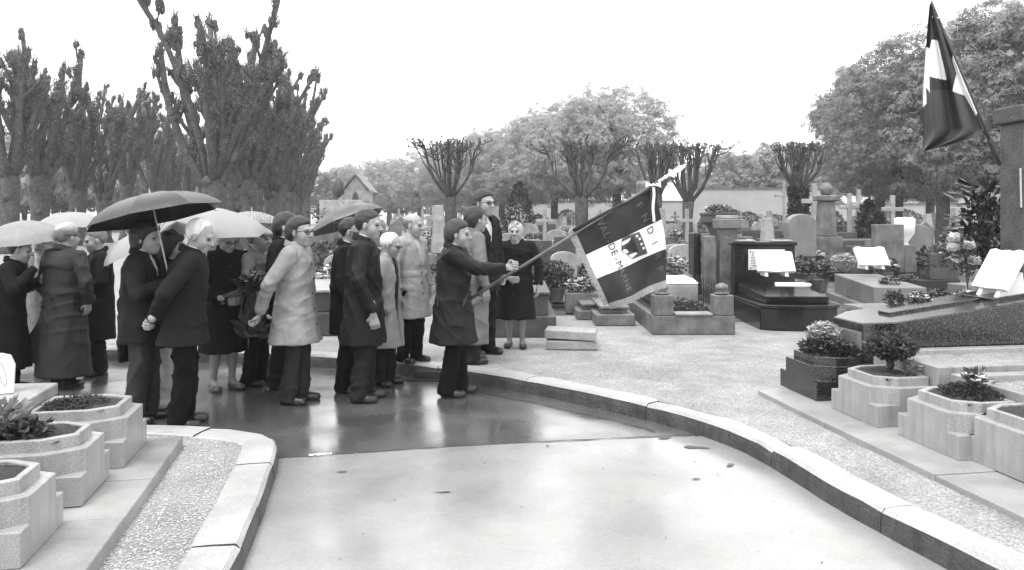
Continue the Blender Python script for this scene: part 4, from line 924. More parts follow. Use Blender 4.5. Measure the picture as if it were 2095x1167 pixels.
# cemetery wall and pale houses beyond
wx0, wx1 = (1420-CX)/F*78, (2250-CX)/F*78
root = empty('cemetery_wall', (wx0, 78, KZ), 0, 'long pale rendered cemetery wall across the right background', 'wall')
wz = CH-(388-HZ)/F*78-KZ; L_ = wx1-wx0
boxpart(root, 'wall_panel', 0, 13.5, 0, .4, 0, wz, 'wall_pale', 0); boxpart(root, 'coping', -.1, 13.6, -.08, .48, wz+.002, wz+.15, 'stone', 0)
boxpart(root, 'wall_panel', 13.502, L_, 0, .4, 0, wz*.62, 'wall_pale', 0); boxpart(root, 'coping', 13.602, L_, -.08, .48, wz*.62+.002, wz*.62+.15, 'stone', 0)
for i in range(1, 9): boxpart(root, 'pier', 13.5+i*3.2, 13.95+i*3.2, -.1, -.002, 0, wz*.62, 'stone', 0)
wl = empty('back_wall', ((990-CX)/F*84, 84, KZ), 0, 'low pale back wall behind the central tree trunks', 'wall')
boxpart(wl, 'wall_panel', 0, (1420-990)/F*84, 0, .4, 0, 2.9, 'wall_pale', 0); boxpart(wl, 'coping', -.1, (1420-990)/F*84, -.08, .48, 2.902, 3.05, 'stone', 0)
hs = empty('white_house', ((1960-CX)/F*100, 100, KZ), 0, 'white rendered house glimpsed under the right-hand trees', 'house')
boxpart(hs, 'wall', -6, 9, 0, 8, 0, 4.6, 'wall_pale', 0)
mb = MB(); mb.prism([(-6.4, 4.6), (9.4, 4.6), (8, 7), (-5, 7)], -.4, 8.4); mb.v = [(x, z, y) for x, y, z in mb.v]; mb.build('roof', 'stone', hs, recalc=True)
for x in (-4, -1, 2, 5): boxpart(hs, 'window', x, x+1.0, -.06, .02, 1.8, 3.4, 'stone_dark', 0)
# ================================================================== people (signed-distance modelling, meshed by surface nets)
class SDF:
    def __init__(s, lo, hi, h):
        s.lo = np.array(lo, float); s.h = h; n = np.ceil((np.array(hi)-s.lo)/h).astype(int)+1
        s.d = np.full(n, .5, np.float32); s.ax = [s.lo[i]+h*np.arange(n[i]) for i in range(3)]
    def blk(s, lo, hi):
        sl = []; A = []
        for i in range(3):
            a = max(0, int((lo[i]-s.lo[i])/s.h)); b = min(s.d.shape[i], int((hi[i]-s.lo[i])/s.h)+2)
            if b <= a: return None, None
            sl.append(slice(a, b)); sh = [1, 1, 1]; sh[i] = b-a; A.append(s.ax[i][a:b].reshape(sh).astype(np.float32))
        return tuple(sl), A
    def put(s, fn, lo, hi, k=.02, sub=False):
        sl, A = s.blk(lo, hi)
        if sl is None: return s
        new = fn(*A); old = s.d[sl]; new = np.broadcast_to(new, old.shape)
        if sub:
            new = -new; hh = np.clip(.5-.5*(old-new)/k, 0, 1); s.d[sl] = old*(1-hh)+new*hh+k*hh*(1-hh)
        else:
            hh = np.clip(.5+.5*(old-new)/k, 0, 1); s.d[sl] = old*(1-hh)+new*hh-k*hh*(1-hh)
        return s
    def cap(s, a, b, ra, rb=None, k=.02, sub=False):
        rb = ra if rb is None else rb; a = np.array(a, float); b = np.array(b, float); m = max(ra, rb)+k+.03; ab = b-a; l2 = max(1e-9, float(ab@ab))
        def fn(X, Y, Z):
            px, py, pz = X-a[0], Y-a[1], Z-a[2]; t = np.clip((px*ab[0]+py*ab[1]+pz*ab[2])/l2, 0, 1)
            return np.sqrt((px-t*ab[0])**2+(py-t*ab[1])**2+(pz-t*ab[2])**2)-(ra+(rb-ra)*t)
        return s.put(fn, np.minimum(a, b)-m, np.maximum(a, b)+m, k, sub)
    def ell(s, c, r, M=None, k=.02, sub=False):
        c = np.array(c, float); r = np.array(r, float); m = r.max()+k+.03; Mt = np.array(M.transposed()) if M is not None else np.eye(3)
        def fn(X, Y, Z):
            X, Y, Z = X-c[0], Y-c[1], Z-c[2]; q = [Mt[i, 0]*X+Mt[i, 1]*Y+Mt[i, 2]*Z for i in range(3)]
            kk = np.sqrt((q[0]/r[0])**2+(q[1]/r[1])**2+(q[2]/r[2])**2); return (kk-1)*r.min()*.9
        return s.put(fn, c-m, c+m, k, sub)
    def loft(s, rings, k=.03, p=2.3):
        rg_ = sorted(rings); z = np.array([q[0] for q in rg_]); cols = [np.array([q[i] for q in rg_]) for i in range(1, 5)]
        def fn(X, Y, Z):
            zz = Z.ravel(); cx, cy, rx, ry = [np.interp(zz, z, c).reshape(Z.shape).astype(np.float32) for c in cols]
            kk = ((np.abs(X-cx)/rx)**p+(np.abs(Y-cy)/ry)**p)**(1/p); d = (kk-1)*np.minimum(rx, ry)
            return np.maximum(d, np.maximum(z[0]-Z, Z-z[-1]))
        mx_ = max(cols[2].max()+np.abs(cols[0]).max(), cols[3].max())+.08
        return s.put(fn, (-mx_, -mx_, z[0]-.05), (mx_, mx_, z[-1]+.06), k)
    def mod(s, fn):
        s.d += fn(s.ax[0].reshape(-1, 1, 1).astype(np.float32), s.ax[1].reshape(1, -1, 1).astype(np.float32), s.ax[2].reshape(1, 1, -1).astype(np.float32)).astype(np.float32); return s
    def cut(s, fn):
        s.d = np.maximum(s.d, np.broadcast_to(fn(s.ax[0].reshape(-1, 1, 1), s.ax[1].reshape(1, -1, 1), s.ax[2].reshape(1, 1, -1)), s.d.shape)).astype(np.float32); return s
    def mesh(s):
        d = s.d; d[0] = d[-1] = .5; d[:, 0] = d[:, -1] = .5; d[:, :, 0] = d[:, :, -1] = .5; ins = d < 0
        cnt = np.zeros(np.array(d.shape)-1, np.uint8); offs = [(i, j, k) for i in (0, 1) for j in (0, 1) for k in (0, 1)]; sh = cnt.shape
        for i, j, k in offs: cnt += ins[i:i+sh[0], j:j+sh[1], k:k+sh[2]]
        I = np.argwhere((cnt > 0) & (cnt < 8)); N = len(I)
        if N == 0: return np.zeros((0, 3)), []
        val = np.stack([d[I[:, 0]+i, I[:, 1]+j, I[:, 2]+k] for i, j, k in offs], 1); acc = np.zeros((N, 3)); c = np.zeros(N); co = np.array(offs, float)
        for a in range(8):
            for b in range(a+1, 8):
                if np.abs(co[a]-co[b]).sum() != 1: continue
                va, vb = val[:, a], val[:, b]; m = (va < 0) != (vb < 0); t = np.where(m, va/np.where(m, va-vb, 1), 0)
                acc += np.where(m[:, None], co[a]+t[:, None]*(co[b]-co[a]), 0); c += m
        V = s.lo+(I+acc/c[:, None])*s.h; idx = np.full(sh, -1, np.int64); idx[I[:, 0], I[:, 1], I[:, 2]] = np.arange(N); Fs = []
        for ax in range(3):
            b, c_ = [(1, 2), (2, 0), (0, 1)][ax]; A = [slice(None)]*3; B_ = [slice(None)]*3; A[ax] = slice(0, -1); B_[ax] = slice(1, None)
            E = np.argwhere(ins[tuple(A)] != ins[tuple(B_)])
            E = E[(E[:, b] > 0) & (E[:, c_] > 0) & (E[:, b] < sh[b]) & (E[:, c_] < sh[c_])]
            def cell(ob, oc): q = E.copy(); q[:, b] += ob; q[:, c_] += oc; return idx[q[:, 0], q[:, 1], q[:, 2]]
            Q = np.stack([cell(-1, -1), cell(0, -1), cell(0, 0), cell(-1, 0)], 1); fl = ~ins[E[:, 0], E[:, 1], E[:, 2]]; Q[fl] = Q[fl][:, ::-1]; Fs.append(Q[(Q >= 0).all(1)])
        return V, np.concatenate(Fs)
def join(parts):
    V = []; Fc = []; o = 0
    for v, f in parts:
        if len(v) == 0: continue
        V.append(v); Fc.append(np.asarray(f)+o); o += len(v)
    return np.concatenate(V), np.concatenate(Fc)
def sobj(name, vf, m, parent):
    v, f = vf
    if len(v) == 0: print('EMPTY', name, parent['label']); return None
    me = bpy.data.meshes.new(name); me.from_pydata(v.tolist(), [], f.tolist()); me.materials.append(MAT[m] if isinstance(m, str) else m)
    me.polygons.foreach_set('use_smooth', [True]*len(f)); me.update(); o = bpy.data.objects.new(name, me); COL.objects.link(o); o.parent = parent; return o
def sm(a, b, x): t = np.clip((x-a)/(b-a), 0, 1); return t*t*(3-2*t)
def wrinkle(seed, amp, fr=18):
    r = np.random.RandomState(seed); K = r.normal(size=(5, 3))*fr; K[:, 2] *= .55; ph = r.uniform(0, 6, 5); ph2 = r.uniform(0, 6)
    def fn(X, Y, Z):
        wx = .5*np.sin(9*Z+7*Y+ph2)
        mk_ = [.5+.5*np.sin(K[4-i, 1]*.35*X-K[4-i, 0]*.35*Y+K[i, 2]*.3*Z+ph[4-i]) for i in range(5)]
        s_ = sum(mk_[i]*(1-np.abs(np.sin(K[i, 0]*.6*X+K[i, 1]*.6*Y+K[i, 2]*Z+ph[i]+wx)))**3 for i in range(5))
        return -amp*(s_-.55)*1.9
    return fn
def make_hand(wr, dr, pal, s, side, grip=.5, thumb=1):
    """palm, four unequal bent fingers and a thumb leaving the side of the palm"""
    d = Vector(dr).normalized(); n = Vector(pal); n = (n-d*n.dot(d)).normalized(); t = d.cross(n)*side; wr = Vector(wr)
    S = SDF(wr-Vector((.16, .16, .16)), wr+Vector((.16, .16, .16)), .0058)
    S.cap(wr-d*.09*s, wr+d*.01*s, .031*s, .026*s, .01)
    for k in range(4):
        b = wr+d*.088*s+t*(.031-.021*k)*s; S.cap(wr+d*.02*s+t*(.018-.012*k)*s, b, .0135*s, .0125*s, .012)
        L = [.040, .045, .042, .033][k]*s; p = b; e = d
        for j, an in enumerate((.45, .9, .7)):
            e = (Matrix.Rotation(an*grip*1.7*1, 3, t*side) @ e); e = e if e.dot(n) >= -2 else e; q = p+e*L*(1, .75, .55)[j]; S.cap(p, q, .0098*s, .0088*s, .004); p = q
    b = wr+d*.028*s+t*.026*s; m_ = b+(d*.45+t*.55+n*.45).normalized()*.042*s; e = m_+(d*.8+t*(.1-.35*grip)+n*(.2+.5*grip)).normalized()*.034*s
    S.cap(b, m_, .0145*s, .0115*s, .01); S.cap(m_, e, .0112*s, .009*s, .005)
    return S.mesh()

POSES = {   # elbow, wrist, finger direction, palm normal for the left arm (right mirrored)
    'down': ((-.02, .27, 1.12), (.05, .27, .86), (.1, 0, -1), (0, -1, 0)),
    'back': ((-.16, .27, 1.13), (-.235, .06, .90), (0, -.9, -.3), (-1, 0, 0)),
    'behind': ((-.14, .28, 1.12), (-.26, .20, .86), (-.3, -.2, -1), (-1, 0, 0)),
    'front': ((.02, .28, 1.12), (.24, .06, .97), (.25, -.9, -.2), (-1, 0, .2)),
    'umb': ((.06, .27, 1.13), (.27, .14, 1.22), (.4, -.5, .5), (.2, -1, 0)),
    'face': ((.12, .27, 1.16), (.26, .10, 1.40), (.1, -.3, 1), (-1, -.3, 0)),
    'pocket': ((-.05, .30, 1.12), (.08, .22, .90), (.1, -.3, -1), (0, -1, 0)),
}
PN = [0]
def person(label, u, v, z0=0, face=0, H=1.72, Wd=1.0, stoop=0.0, yaw=0, pitch=0, roll=0, coat=.05, hem=.60, flare=.0, trous=.05, tflare=0.0, skirt=False, hair='short', hairm='hair_dark',
           hat=None, glasses=False, left='down', right='down', skin='skin', vneck=0, shirt=True, tie=None, belt=False, lapel=0, open_coat=None, shoe='shoe', stance=.03, wr=.006, hs=1.12, seed=None, parts=None, coatmat=None, coarse=False):
    PN[0] += 1; seed = seed or PN[0]*13; s = H/1.72; rs = np.random.RandomState(seed)
    root = empty('person', W(u, v, z0), R(face), label, 'person', 'people at the ceremony')
    def lean(z): return stoop*max(0, (z-.85))**1.35*1.1
    def J(p): return np.array((p[0]+lean(p[2]), p[1]*Wd, p[2]))*s
    hc = J((.02, 0, 1.585)); hc[0] += .02*s; hc[2] -= .04*stoop; HR = (Matrix.Rotation(R(yaw), 3, 'Z') @ Matrix.Rotation(R(pitch)+stoop*.3, 3, 'Y') @ Matrix.Rotation(R(roll), 3, 'X')); k_ = s*hs
    def HP(p): return np.array(hc)+np.array(HR @ Vector(p))*k_
    # ---- head
    S = SDF(hc-.24*s, hc+.22*s, .0062 if not coarse else .012)
    def E(c, r, k=.02, sub=False): S.ell(HP(c), np.array(r)*k_, HR, k*k_, sub)
    def C(a, b, ra, rb=None, k=.012, sub=False): S.cap(HP(a), HP(b), ra*k_, (rb or ra)*k_, k*k_, sub)
    nb = J((-.015, 0, 1.42)); S.cap(nb, HP((-.025, 0, -.06)), .062*s, .052*s, .03)
    E((-.014, 0, .035), (.098, .077, .088)); E((.028, 0, -.042), (.062, .059, .074), .03); E((.062, 0, -.092), (.024, .026, .022), .025)
    for sy in (-1, 1):
        E((.052, .038*sy, -.03), (.030, .026, .034), .02); E((-.006, .080*sy, -.006), (.017, .008, .029), .008); E((.088, .031*sy, .006), (.016, .017, .011), .012, True)
    C((.080, -.034, .026), (.080, .034, .026), .0125, k=.016); C((.090, 0, .015), (.112, 0, -.026), .009, .013, .012); C((.098, -.012, -.03), (.098, .012, -.03), .009, k=.008)
    C((.084, -.018, -.056), (.084, .018, -.056), .0085, k=.008); C((.082, -.015, -.070), (.082, .015, -.070), .0085, k=.008); C((.094, -.022, -.063), (.094, .022, -.063), .003, k=.003, sub=True)
    if skin == 'skin_old':
        for sy in (-1, 1): C((.083, .022*sy, -.035), (.074, .036*sy, -.065), .004, k=.008, sub=True)
    bp = [S.mesh()]
    # ---- arms
    arms = []
    for side, ps in ((1, left), (-1, right)):
        P = POSES[ps] if isinstance(ps, str) else ps
        mr = lambda q: (q[0], q[1]*side, q[2])
        sh = J(mr((0, .175, 1.385))); el = J(mr(P[0])); wrp = J(mr(P[1])) if isinstance(ps, str) else np.array(P[1])*np.array((1, side, 1))
        arms.append((side, sh, el, wrp)); dr, pal = mr(P[2]), mr(P[3]); grip = P[4] if len(P) > 4 else (.75 if ps in ('umb', 'back', 'behind', 'front') else .38)
        bp.append(make_hand(wrp, dr, pal, s*1.06, side, grip))
    # ---- core body (hidden under the clothes except legs where bare)
    lo = np.array((-.75, -.75, -.02))*s; hi = np.array((.85, .75, 1.52))*s; cs = SDF(lo, hi, .026 if not skirt else .015)
    cs.cap(J((0, 0, .95)), J((0, 0, 1.30)), .10*s, .10*s, .05); cs.cap(J((-.01, 0, 1.3)), nb, .08*s, .05*s, .05)
    feet = []
    for side in (1, -1):
        hp = J((0, .08*side, .90)); kn = np.array((.02+stance*side*.5, .085*side, .48))*s; an = np.array((-.03+stance*side, .09*side, .08))*s; feet.append((side, hp, kn, an))
        cs.cap(hp, kn, .075*s, .052*s, .03); cs.cap(kn, an, .054*s, .034*s, .02); cs.cap(kn+np.array((-.02, 0, -.09))*s, kn+np.array((-.03, 0, -.2))*s, .05*s, .045*s, .03); cs.cap(an, an+np.array((.13, .015*side, -.045))*s, .034*s, .026*s, .02)
    for side, sh, el, wrp in arms: cs.cap(J((0, 0, 1.38)), sh, .05*s, .045*s, .03); cs.cap(sh, el, .042*s, .036*s, .02); cs.cap(el, wrp, .036*s, .026*s, .02)
    bp.append(cs.mesh()); body = sobj('body', join(bp), skin, root)
    if skirt: body.data.materials.append(MAT['stocking']); body.data.polygons.foreach_set('material_index', [1 if p.center.z < .75*s else 0 for p in body.data.polygons])
    # ---- eyes, brows
    if not coarse:
        for sy in (-1, 1):
            mb = MB(); c = HP((.084, .032*sy, .006)); mb.lump((0, 0, 0), (.007*k_, .014*k_, .0075*k_), rnd, n=8, m=4, rough=0); mb.v = [tuple(c+np.array(HR @ Vector(p))) for p in mb.v]; mb.build('eye', 'hair_black', root, smooth=True)
            mb = MB(); mb.tube([HP((.086, .017*sy, .026)), HP((.089, .032*sy, .031)), HP((.078, .05*sy, .027))], [.004*k_, .005*k_, .003*k_], 5); mb.build('eyebrow', hairm if hairm != 'hair_white' else 'hair_grey', root)
    # ---- hair / headgear
    if hair:
        Hs = SDF(hc-.22*s, hc+.24*s, .0062 if not coarse else .012); th = {'short': .012, 'full': .017, 'bald': .007, 'fluffy': .034, 'long': .024, 'receding': .011, 'bob': .032}[hair]
        Hs.ell(HP((-.018, 0, .036+.25*th)), np.array((.098+th*.9, .077+th*(.45 if hair in ('short', 'full', 'receding') else .9), .088+th))*k_, HR, .01)
        if hair in ('long', 'bob', 'fluffy', 'full'): Hs.ell(HP((-.05, 0, -.01)), np.array((.07+th*.6, .073+th*.7, .085+th))*k_, HR, .03)
        Hi = np.array(HR.transposed())
        def hl(X, Y, Z):
            X, Y, Z = (X-hc[0])/k_, (Y-hc[1])/k_, (Z-hc[2])/k_; x = Hi[0, 0]*X+Hi[0, 1]*Y+Hi[0, 2]*Z; y = Hi[1, 0]*X+Hi[1, 1]*Y+Hi[1, 2]*Z; z = Hi[2, 0]*X+Hi[2, 1]*Y+Hi[2, 2]*Z
            zs, xs = {'short': ((-.09, -.004, .006, .02, .05, .074, .088, .1), (-.045, -.030, .024, .030, .046, .072, .09, .2)),
                      'full': ((-.10, -.022, -.010, .02, .045, .070, .088, .1), (-.042, -.028, .026, .032, .042, .072, .1, .2)),
                      'long': ((-.13, -.04, .02, .045, .064, .08, .1), (-.02, .012, .040, .058, .088, .12, .2)),
                      'bob': ((-.13, -.04, .02, .045, .062, .08, .1), (-.0, .030, .050, .064, .094, .12, .2)),
                      'fluffy': ((-.09, -.03, .0, .03, .055, .075, .1), (-.03, .0, .030, .046, .080, .12, .2)),
                      'receding': ((-.09, -.004, .006, .02, .05, .08, .10, .125), (-.045, -.030, .022, .026, .026, .032, .046, .07)),
                      'bald': ((-.09, -.03, -.022, .02, .05, .08), (-.035, -.022, .020, .022, .012, -.02))}[hair]
            xm = np.interp(np.ravel(z), zs, xs).reshape(z.shape); d = (x-xm)*.8
            d = np.maximum(d, zs[0]-z)
            if hair == 'bald': d = np.maximum(d, z-.058)
            hedge[0] = d*k_
            return d*k_
        hedge = [None]; hl(*[Hs.ax[i].reshape([(-1, 1, 1), (1, -1, 1), (1, 1, -1)][i]) for i in range(3)]); Hs.d += (.75*th*k_*np.exp(np.clip(hedge[0], -1, 0)/.011)).astype(np.float32); Hs.cut(hl); q = rs.uniform(0, 6, 4); a_ = .004 if hair in ('fluffy', 'bob') else .0028
        kk_ = rs.normal(size=(7, 3))*np.array((45, 75, 45)); pp_ = rs.uniform(0, 6, 7); Hs.mod(lambda X, Y, Z: a_*.32*sum(np.sin(kk_[i, 0]*X+kk_[i, 1]*Y+kk_[i, 2]*Z+pp_[i]) for i in range(7))); vf = Hs.mesh()
        if len(vf[0]): sobj('hair', vf, hairm, root)
    if hat: hat(root, HP, HR, k_)
    if glasses:
        mb = MB()
        for sy in (-1, 1):
            c = (.101, .033*sy, .004); mb.tube([HP((c[0]-.004*abs(math.sin(t)), c[1]+.023*math.cos(t), c[2]+.018*math.sin(t))) for t in [k*math.pi/7 for k in range(15)]], .0030*k_, 5)
            mb.tube([HP((.099, .056*sy, .012)), HP((.06, .078*sy, .012)), HP((-.01, .086*sy, .008))], .0030*k_, 5)
        mb.tube([HP((.104, -.011, .010)), HP((.108, 0, .013)), HP((.104, .011, .010))], .003*k_, 5); mb.build('glasses', 'iron', root)
    # ---- trousers / shoes
    if not skirt and trous is not None:
        T = SDF(np.array((-.35, -.35, .0))*s, np.array((.4, .35, 1.02))*s, .0155); T.loft([(.80*s, 0, 0, .125*s, .16*s*Wd), (1.0*s, 0, 0, .12*s, .15*s*Wd)], .04)
        for side, hp, kn, an in feet: T.cap(hp, kn, .105*s, .082*s, .03); T.cap(kn, an+np.array((.012, 0, -.03))*s, .082*s, (.082+tflare)*s, .02)
        T.mod(wrinkle(seed+1, .008*s, 20)).mod(lambda X, Y, Z: -.006*s*np.sin(60*Z/s+26*X+18*Y+seed)*np.sin(23*Z/s-30*X+seed)*sm(.36*s, .12*s, Z)); T.cut(lambda X, Y, Z: .028*s+.05*(X+.0)*0-Z+0*X*Y)
        sobj('trousers', T.mesh(), cloth(trous), root)
    for side, hp, kn, an in feet:
        f = SDF(an+np.array((-.14, -.1, -.1))*s, an+np.array((.25, .1, .1))*s, .0085); b = an+np.array((-.01, 0, -.045))*s; e = an+np.array((.155, .022*side, -.052))*s; f.cap(b, e, .046*s, .038*s, .02); f.cap(e-np.array((.05, 0, 0))*s, e, .05*s, .036*s, .02)
        if not skirt: f.cap(b, an+np.array((0, 0, .02))*s, .045*s, .045*s, .02)
        else: f.cut(lambda X, Y, Z: (Z-(.062*s))-.3*np.maximum(0, (an[0]+.02*s-X)))
        f.cut(lambda X, Y, Z: .004-Z+0*X*Y); sobj('shoe', f.mesh(), shoe, root)
    # ---- coat
    lo = np.array((-.72, -.62, hem-.06))*s; hi = np.array((.92, .62, 1.56))*s; Ct = SDF(lo, hi, 0.0135 if not coarse else .02)
    base = [(1.475, .045, .075), (1.445, .075, .13), (1.40, .112, .178), (1.32, .142, .20), (1.15, .158, .196), (1.02, .156, .19), (.88, .168, .20), (min(hem, .86), .178+flare, .208+flare)]
    rings = [(z*s, lean(z)*s-.008*s, 0, rx*s*(1+(Wd-1)*.7), ry*s*Wd) for z, rx, ry in base]; Ct.loft(rings, .04)
    Ct.cap(J((-.005, -.145, 1.385)), J((-.005, .145, 1.385)), .072*s, .072*s, .05)
    for side, sh, el, wrp in arms: Ct.cap(sh, el, .080*s, .066*s, .028); Ct.cap(el, wrp-(wrp-el)*.05, .066*s, .054*s, .018)
    cut_ends = [(wrp, (wrp-el)/np.linalg.norm(wrp-el)) for side, sh, el, wrp in arms]
    for wp, dd in cut_ends:
        Ct.put(lambda X, Y, Z: np.maximum(np.sqrt((X-wp[0]-dd[0]*.06)**2+(Y-wp[1]-dd[1]*.06)**2+(Z-wp[2]-dd[2]*.06)**2)-.11, -((X-wp[0])*dd[0]+(Y-wp[1])*dd[1]+(Z-wp[2])*dd[2]+.012)), wp-.18, wp+.18, .006, True)
    wf = wrinkle(seed, wr*s, 19); Ct.mod(lambda X, Y, Z: wf(X, Y, Z)*(.35+.65*sm(hem*s, hem*s+.35, Z))); q = rs.uniform(0, 6, 3)
    Ct.mod(lambda X, Y, Z: -(.004+.02*flare)*s*np.sin(7*np.arctan2(Y, X-lean(.8)*s)+q[0]+2*Z)*sm(1.0*s, hem*s, Z))
    ang = lambda X, Y: np.arctan2(Y, X)
    for side, sh, el, wrp in arms:                           # elbow and sleeve creases
        dd = (wrp-el)/np.linalg.norm(wrp-el)
        Ct.mod(lambda X, Y, Z: -.0055*s*np.sin(85*((X-el[0])*dd[0]+(Y-el[1])*dd[1]+(Z-el[2])*dd[2])/s+9*Y+q[1])*np.exp(-((X-el[0])**2+(Y-el[1])**2+(Z-el[2])**2)/(.012*s*s)))
    Ct.mod(lambda X, Y, Z: .007*s*np.exp(-((np.abs(Y)-.168*s*Wd)/(.009*s))**2)*(Z > 1.22*s))     # sleeve seams
    fx = lambda X, Z: X-(np.interp(np.ravel(Z), [0, .85, 1.0, 1.2, 1.5], [lean(t) for t in (0, .85, 1.0, 1.2, 1.5)]).reshape(np.shape(Z)))*s
    if belt: Ct.mod(lambda X, Y, Z: np.where(np.abs(Z-1.03*s) < .026*s, -.007*s, .003*s)*((np.abs(Y) < .24*s))*1.0)
    if lapel:
        zv = 1.12*s
        Ct.mod(lambda X, Y, Z: -.009*s*sm(0, .02, fx(X, Z))*(np.abs(np.abs(Y)-((Z-zv)*.32+.035*s)) < .036*s)*(Z > zv)*(Z < 1.42*s))
    Ct.mod(lambda X, Y, Z: .006*s*np.exp(-((Y-.02*s)/(.008*s))**2)*(fx(X, Z) > 0.02)*(Z < 1.36*s))              # front edge
    Ct.mod(lambda X, Y, Z: .005*s*np.exp(-(Y/(.008*s))**2)*(fx(X, Z) < -.02))                                    # back seam
    Ct.mod(lambda X, Y, Z: -.007*s*(np.abs(Z-.87*s) < .03*s)*(np.abs(fx(X, Z)-.08*s) < .065*s)*(np.abs(Y) > .10*s))  # pocket flaps
    if vneck or open_coat:
        zv = (vneck or .9)*s; sl_ = .26 if vneck else .20
        Ct.cut(lambda X, Y, Z: np.minimum(np.minimum(fx(X, Z)-.02*s, 1.6*s-Z), ((Z-zv)*sl_-np.abs(Y))*.95) if not open_coat else np.minimum(fx(X, Z)-.03*s, (.05*s+.06*np.clip(Z/s-.9, -.4, .6)-np.abs(Y))*.95))
    Ct.cut(lambda X, Y, Z: hem*s+.004*np.sin(9*ang(X, Y)+q[2])-Z); ct = sobj('coat', Ct.mesh(), coatmat or cloth(coat), root)
    # collar: raised band round the neck
    Cl = SDF(nb-.16*s, nb+np.array((.18, .16, .16))*s, .0085); na = np.array((lean(1.45)*s+.004, 0, 1.455*s))
    Cl.put(lambda X, Y, Z: np.maximum(np.abs(np.sqrt((X-na[0]+.02*s)**2*.8+Y**2)-(.082*s-(Z-na[2])*.25))-.010*s, np.abs(Z-na[2]-.002*s+(X-na[0])*.38)-.034*s+0*Y), nb-.2, nb+.2, .01)
    if vneck or open_coat: Cl.cut(lambda X, Y, Z: np.minimum(X-na[0]-.03*s, (.045*s-np.abs(Y))))
    sobj('collar', Cl.mesh(), coatmat or cloth(coat), root)
    if shirt:
        Sh = SDF(np.array((-.3, -.2, .85))*s, np.array((.55, .2, 1.56))*s, .0095)
        Sh.cap(J((-.005, 0, 1.40)), J((.002, 0, 1.468)), .070*s, .064*s, .02)
        if vneck or open_coat: Sh.loft([(z, cx, cy, rx-.026*s, min(ry, .12*s)) for z, cx, cy, rx, ry in rings if z > .86*s], .03)
        Sh.cut(lambda X, Y, Z: Z-(1.505*s)+.35*(X-lean(1.45)*s)); sobj('shirt', Sh.mesh(), cloth(.74 if shirt is True else shirt), root)
        if tie:
            mb = MB(); P = [];
            for z, wd in ((1.435, .017), (1.41, .020), (1.30, .026), (1.15, .036), (1.0, .04)):
                rx = np.interp(z*s, [r_[0] for r_ in rings][::-1], [r_[3] for r_ in rings][::-1]); P.append((lean(z)*s+rx-.018*s-(.0 if z < 1.4 else -.012*s), wd*s, z*s))
            for i in range(len(P)-1): a, b = P[i], P[i+1]; mb.add([(a[0], -a[1], a[2]), (a[0], a[1], a[2]), (b[0], b[1], b[2]), (b[0], -b[1], b[2]), (a[0]-.008, -a[1], a[2]), (a[0]-.008, a[1], a[2]), (b[0]-.008, b[1], b[2]), (b[0]-.008, -b[1], b[2])], [(0, 1, 2, 3), (7, 6, 5, 4), (0, 3, 7, 4), (1, 5, 6, 2)])
            mb.build('tie', cloth(tie, .6), root)
    if open_coat:   # suit underneath
        U = SDF(np.array((-.3, -.3, .6))*s, np.array((.5, .3, 1.5))*s, .012); U.loft([(z, cx, cy, rx-.02*s, ry-.025*s) for z, cx, cy, rx, ry in rings if z > .6*s]+[(.68*s, 0, 0, .15*s, .17*s)], .03)
        U.cut(lambda X, Y, Z: np.minimum(fx(X, Z)-.02*s, (Z-1.12*s)*.3-np.abs(Y))); sobj('jacket', U.mesh(), cloth(open_coat), root)
    # buttons down the front
    V = np.array([v_.co for v_ in ct.data.vertices])
    if not open_coat:
        for z in ((1.05, .93, .81) if vneck else (1.30, 1.16, 1.02, .88, .74)):
            if z < hem+.05: continue
            m = (np.abs(V[:, 2]-z*s) < .012) & (np.abs(V[:, 1]+.02*s) < .015)
            if not m.any(): continue
            x = V[m, 0].max(); mb = MB(); mb.lathe([(.002, -.004), (.011*s, -.003), (.012*s, .003), (.002, .005)], 8, (x+.002, -.02*s, z*s), ax=Vector((1, 0, 0))); mb.build('button', 'iron', root)
    if parts: parts(root, s, J, HP, arms, ct)
    root['h_'] = 0; del root['h_']
    return root, arms, s

def beret(v_):
    def f(root, HP, HR, k):
        S = SDF(HP((0, 0, .08))-.24, HP((0, 0, .08))+.24, .008); S.ell(HP((-.012, 0, .072)), np.array((.128, .108, .045))*k, HR @ Matrix.Rotation(R(8), 3, 'Y'), .01); S.cap(HP((.06, -.04, .052)), HP((.06, .04, .052)), .026*k, None, .03); S.mod(wrinkle(3, .004, 22)); sobj('beret', S.mesh(), cloth(v_), root)
    return f
def rain_hat(v_):
    def f(root, HP, HR, k):
        S = SDF(HP((0, 0, .06))-.26, HP((0, 0, .06))+.26, .008); S.ell(HP((-.014, 0, .078)), np.array((.108, .089, .066))*k, HR, .01); S.mod(wrinkle(4, .003, 22)); sobj('cap', S.mesh(), cloth(v_), root)
        S = SDF(HP((0, 0, .06))-.28, HP((0, 0, .06))+.28, .008); S.ell(HP((-.012, 0, .032)), np.array((.110, .090, .040))*k, HR, .01); S.cut(lambda X, Y, Z: (Z-HP((0, 0, .055))[2])+0*X*Y); sobj('cap_band', S.mesh(), cloth(v_*.28), root)
    return f
def scarf(v_):
    def f(root, HP, HR, k):
        S = SDF(HP((0, 0, 0))-.26, HP((0, 0, 0))+.26, .007); S.ell(HP((-.02, 0, .03)), np.array((.112, .096, .105))*k, HR, .01); S.ell(HP((-.01, 0, -.05)), np.array((.075, .082, .085))*k, HR, .03); S.cap(HP((.03, -.02, -.125)), HP((.03, .02, -.125)), .03*k, None, .02)
        S.ell(HP((.115, 0, -.012)), np.array((.085, .066, .098))*k, HR, .01, True); S.mod(wrinkle(6, .003, 30)); sobj('headscarf', S.mesh(), cloth(v_), root)
    return f
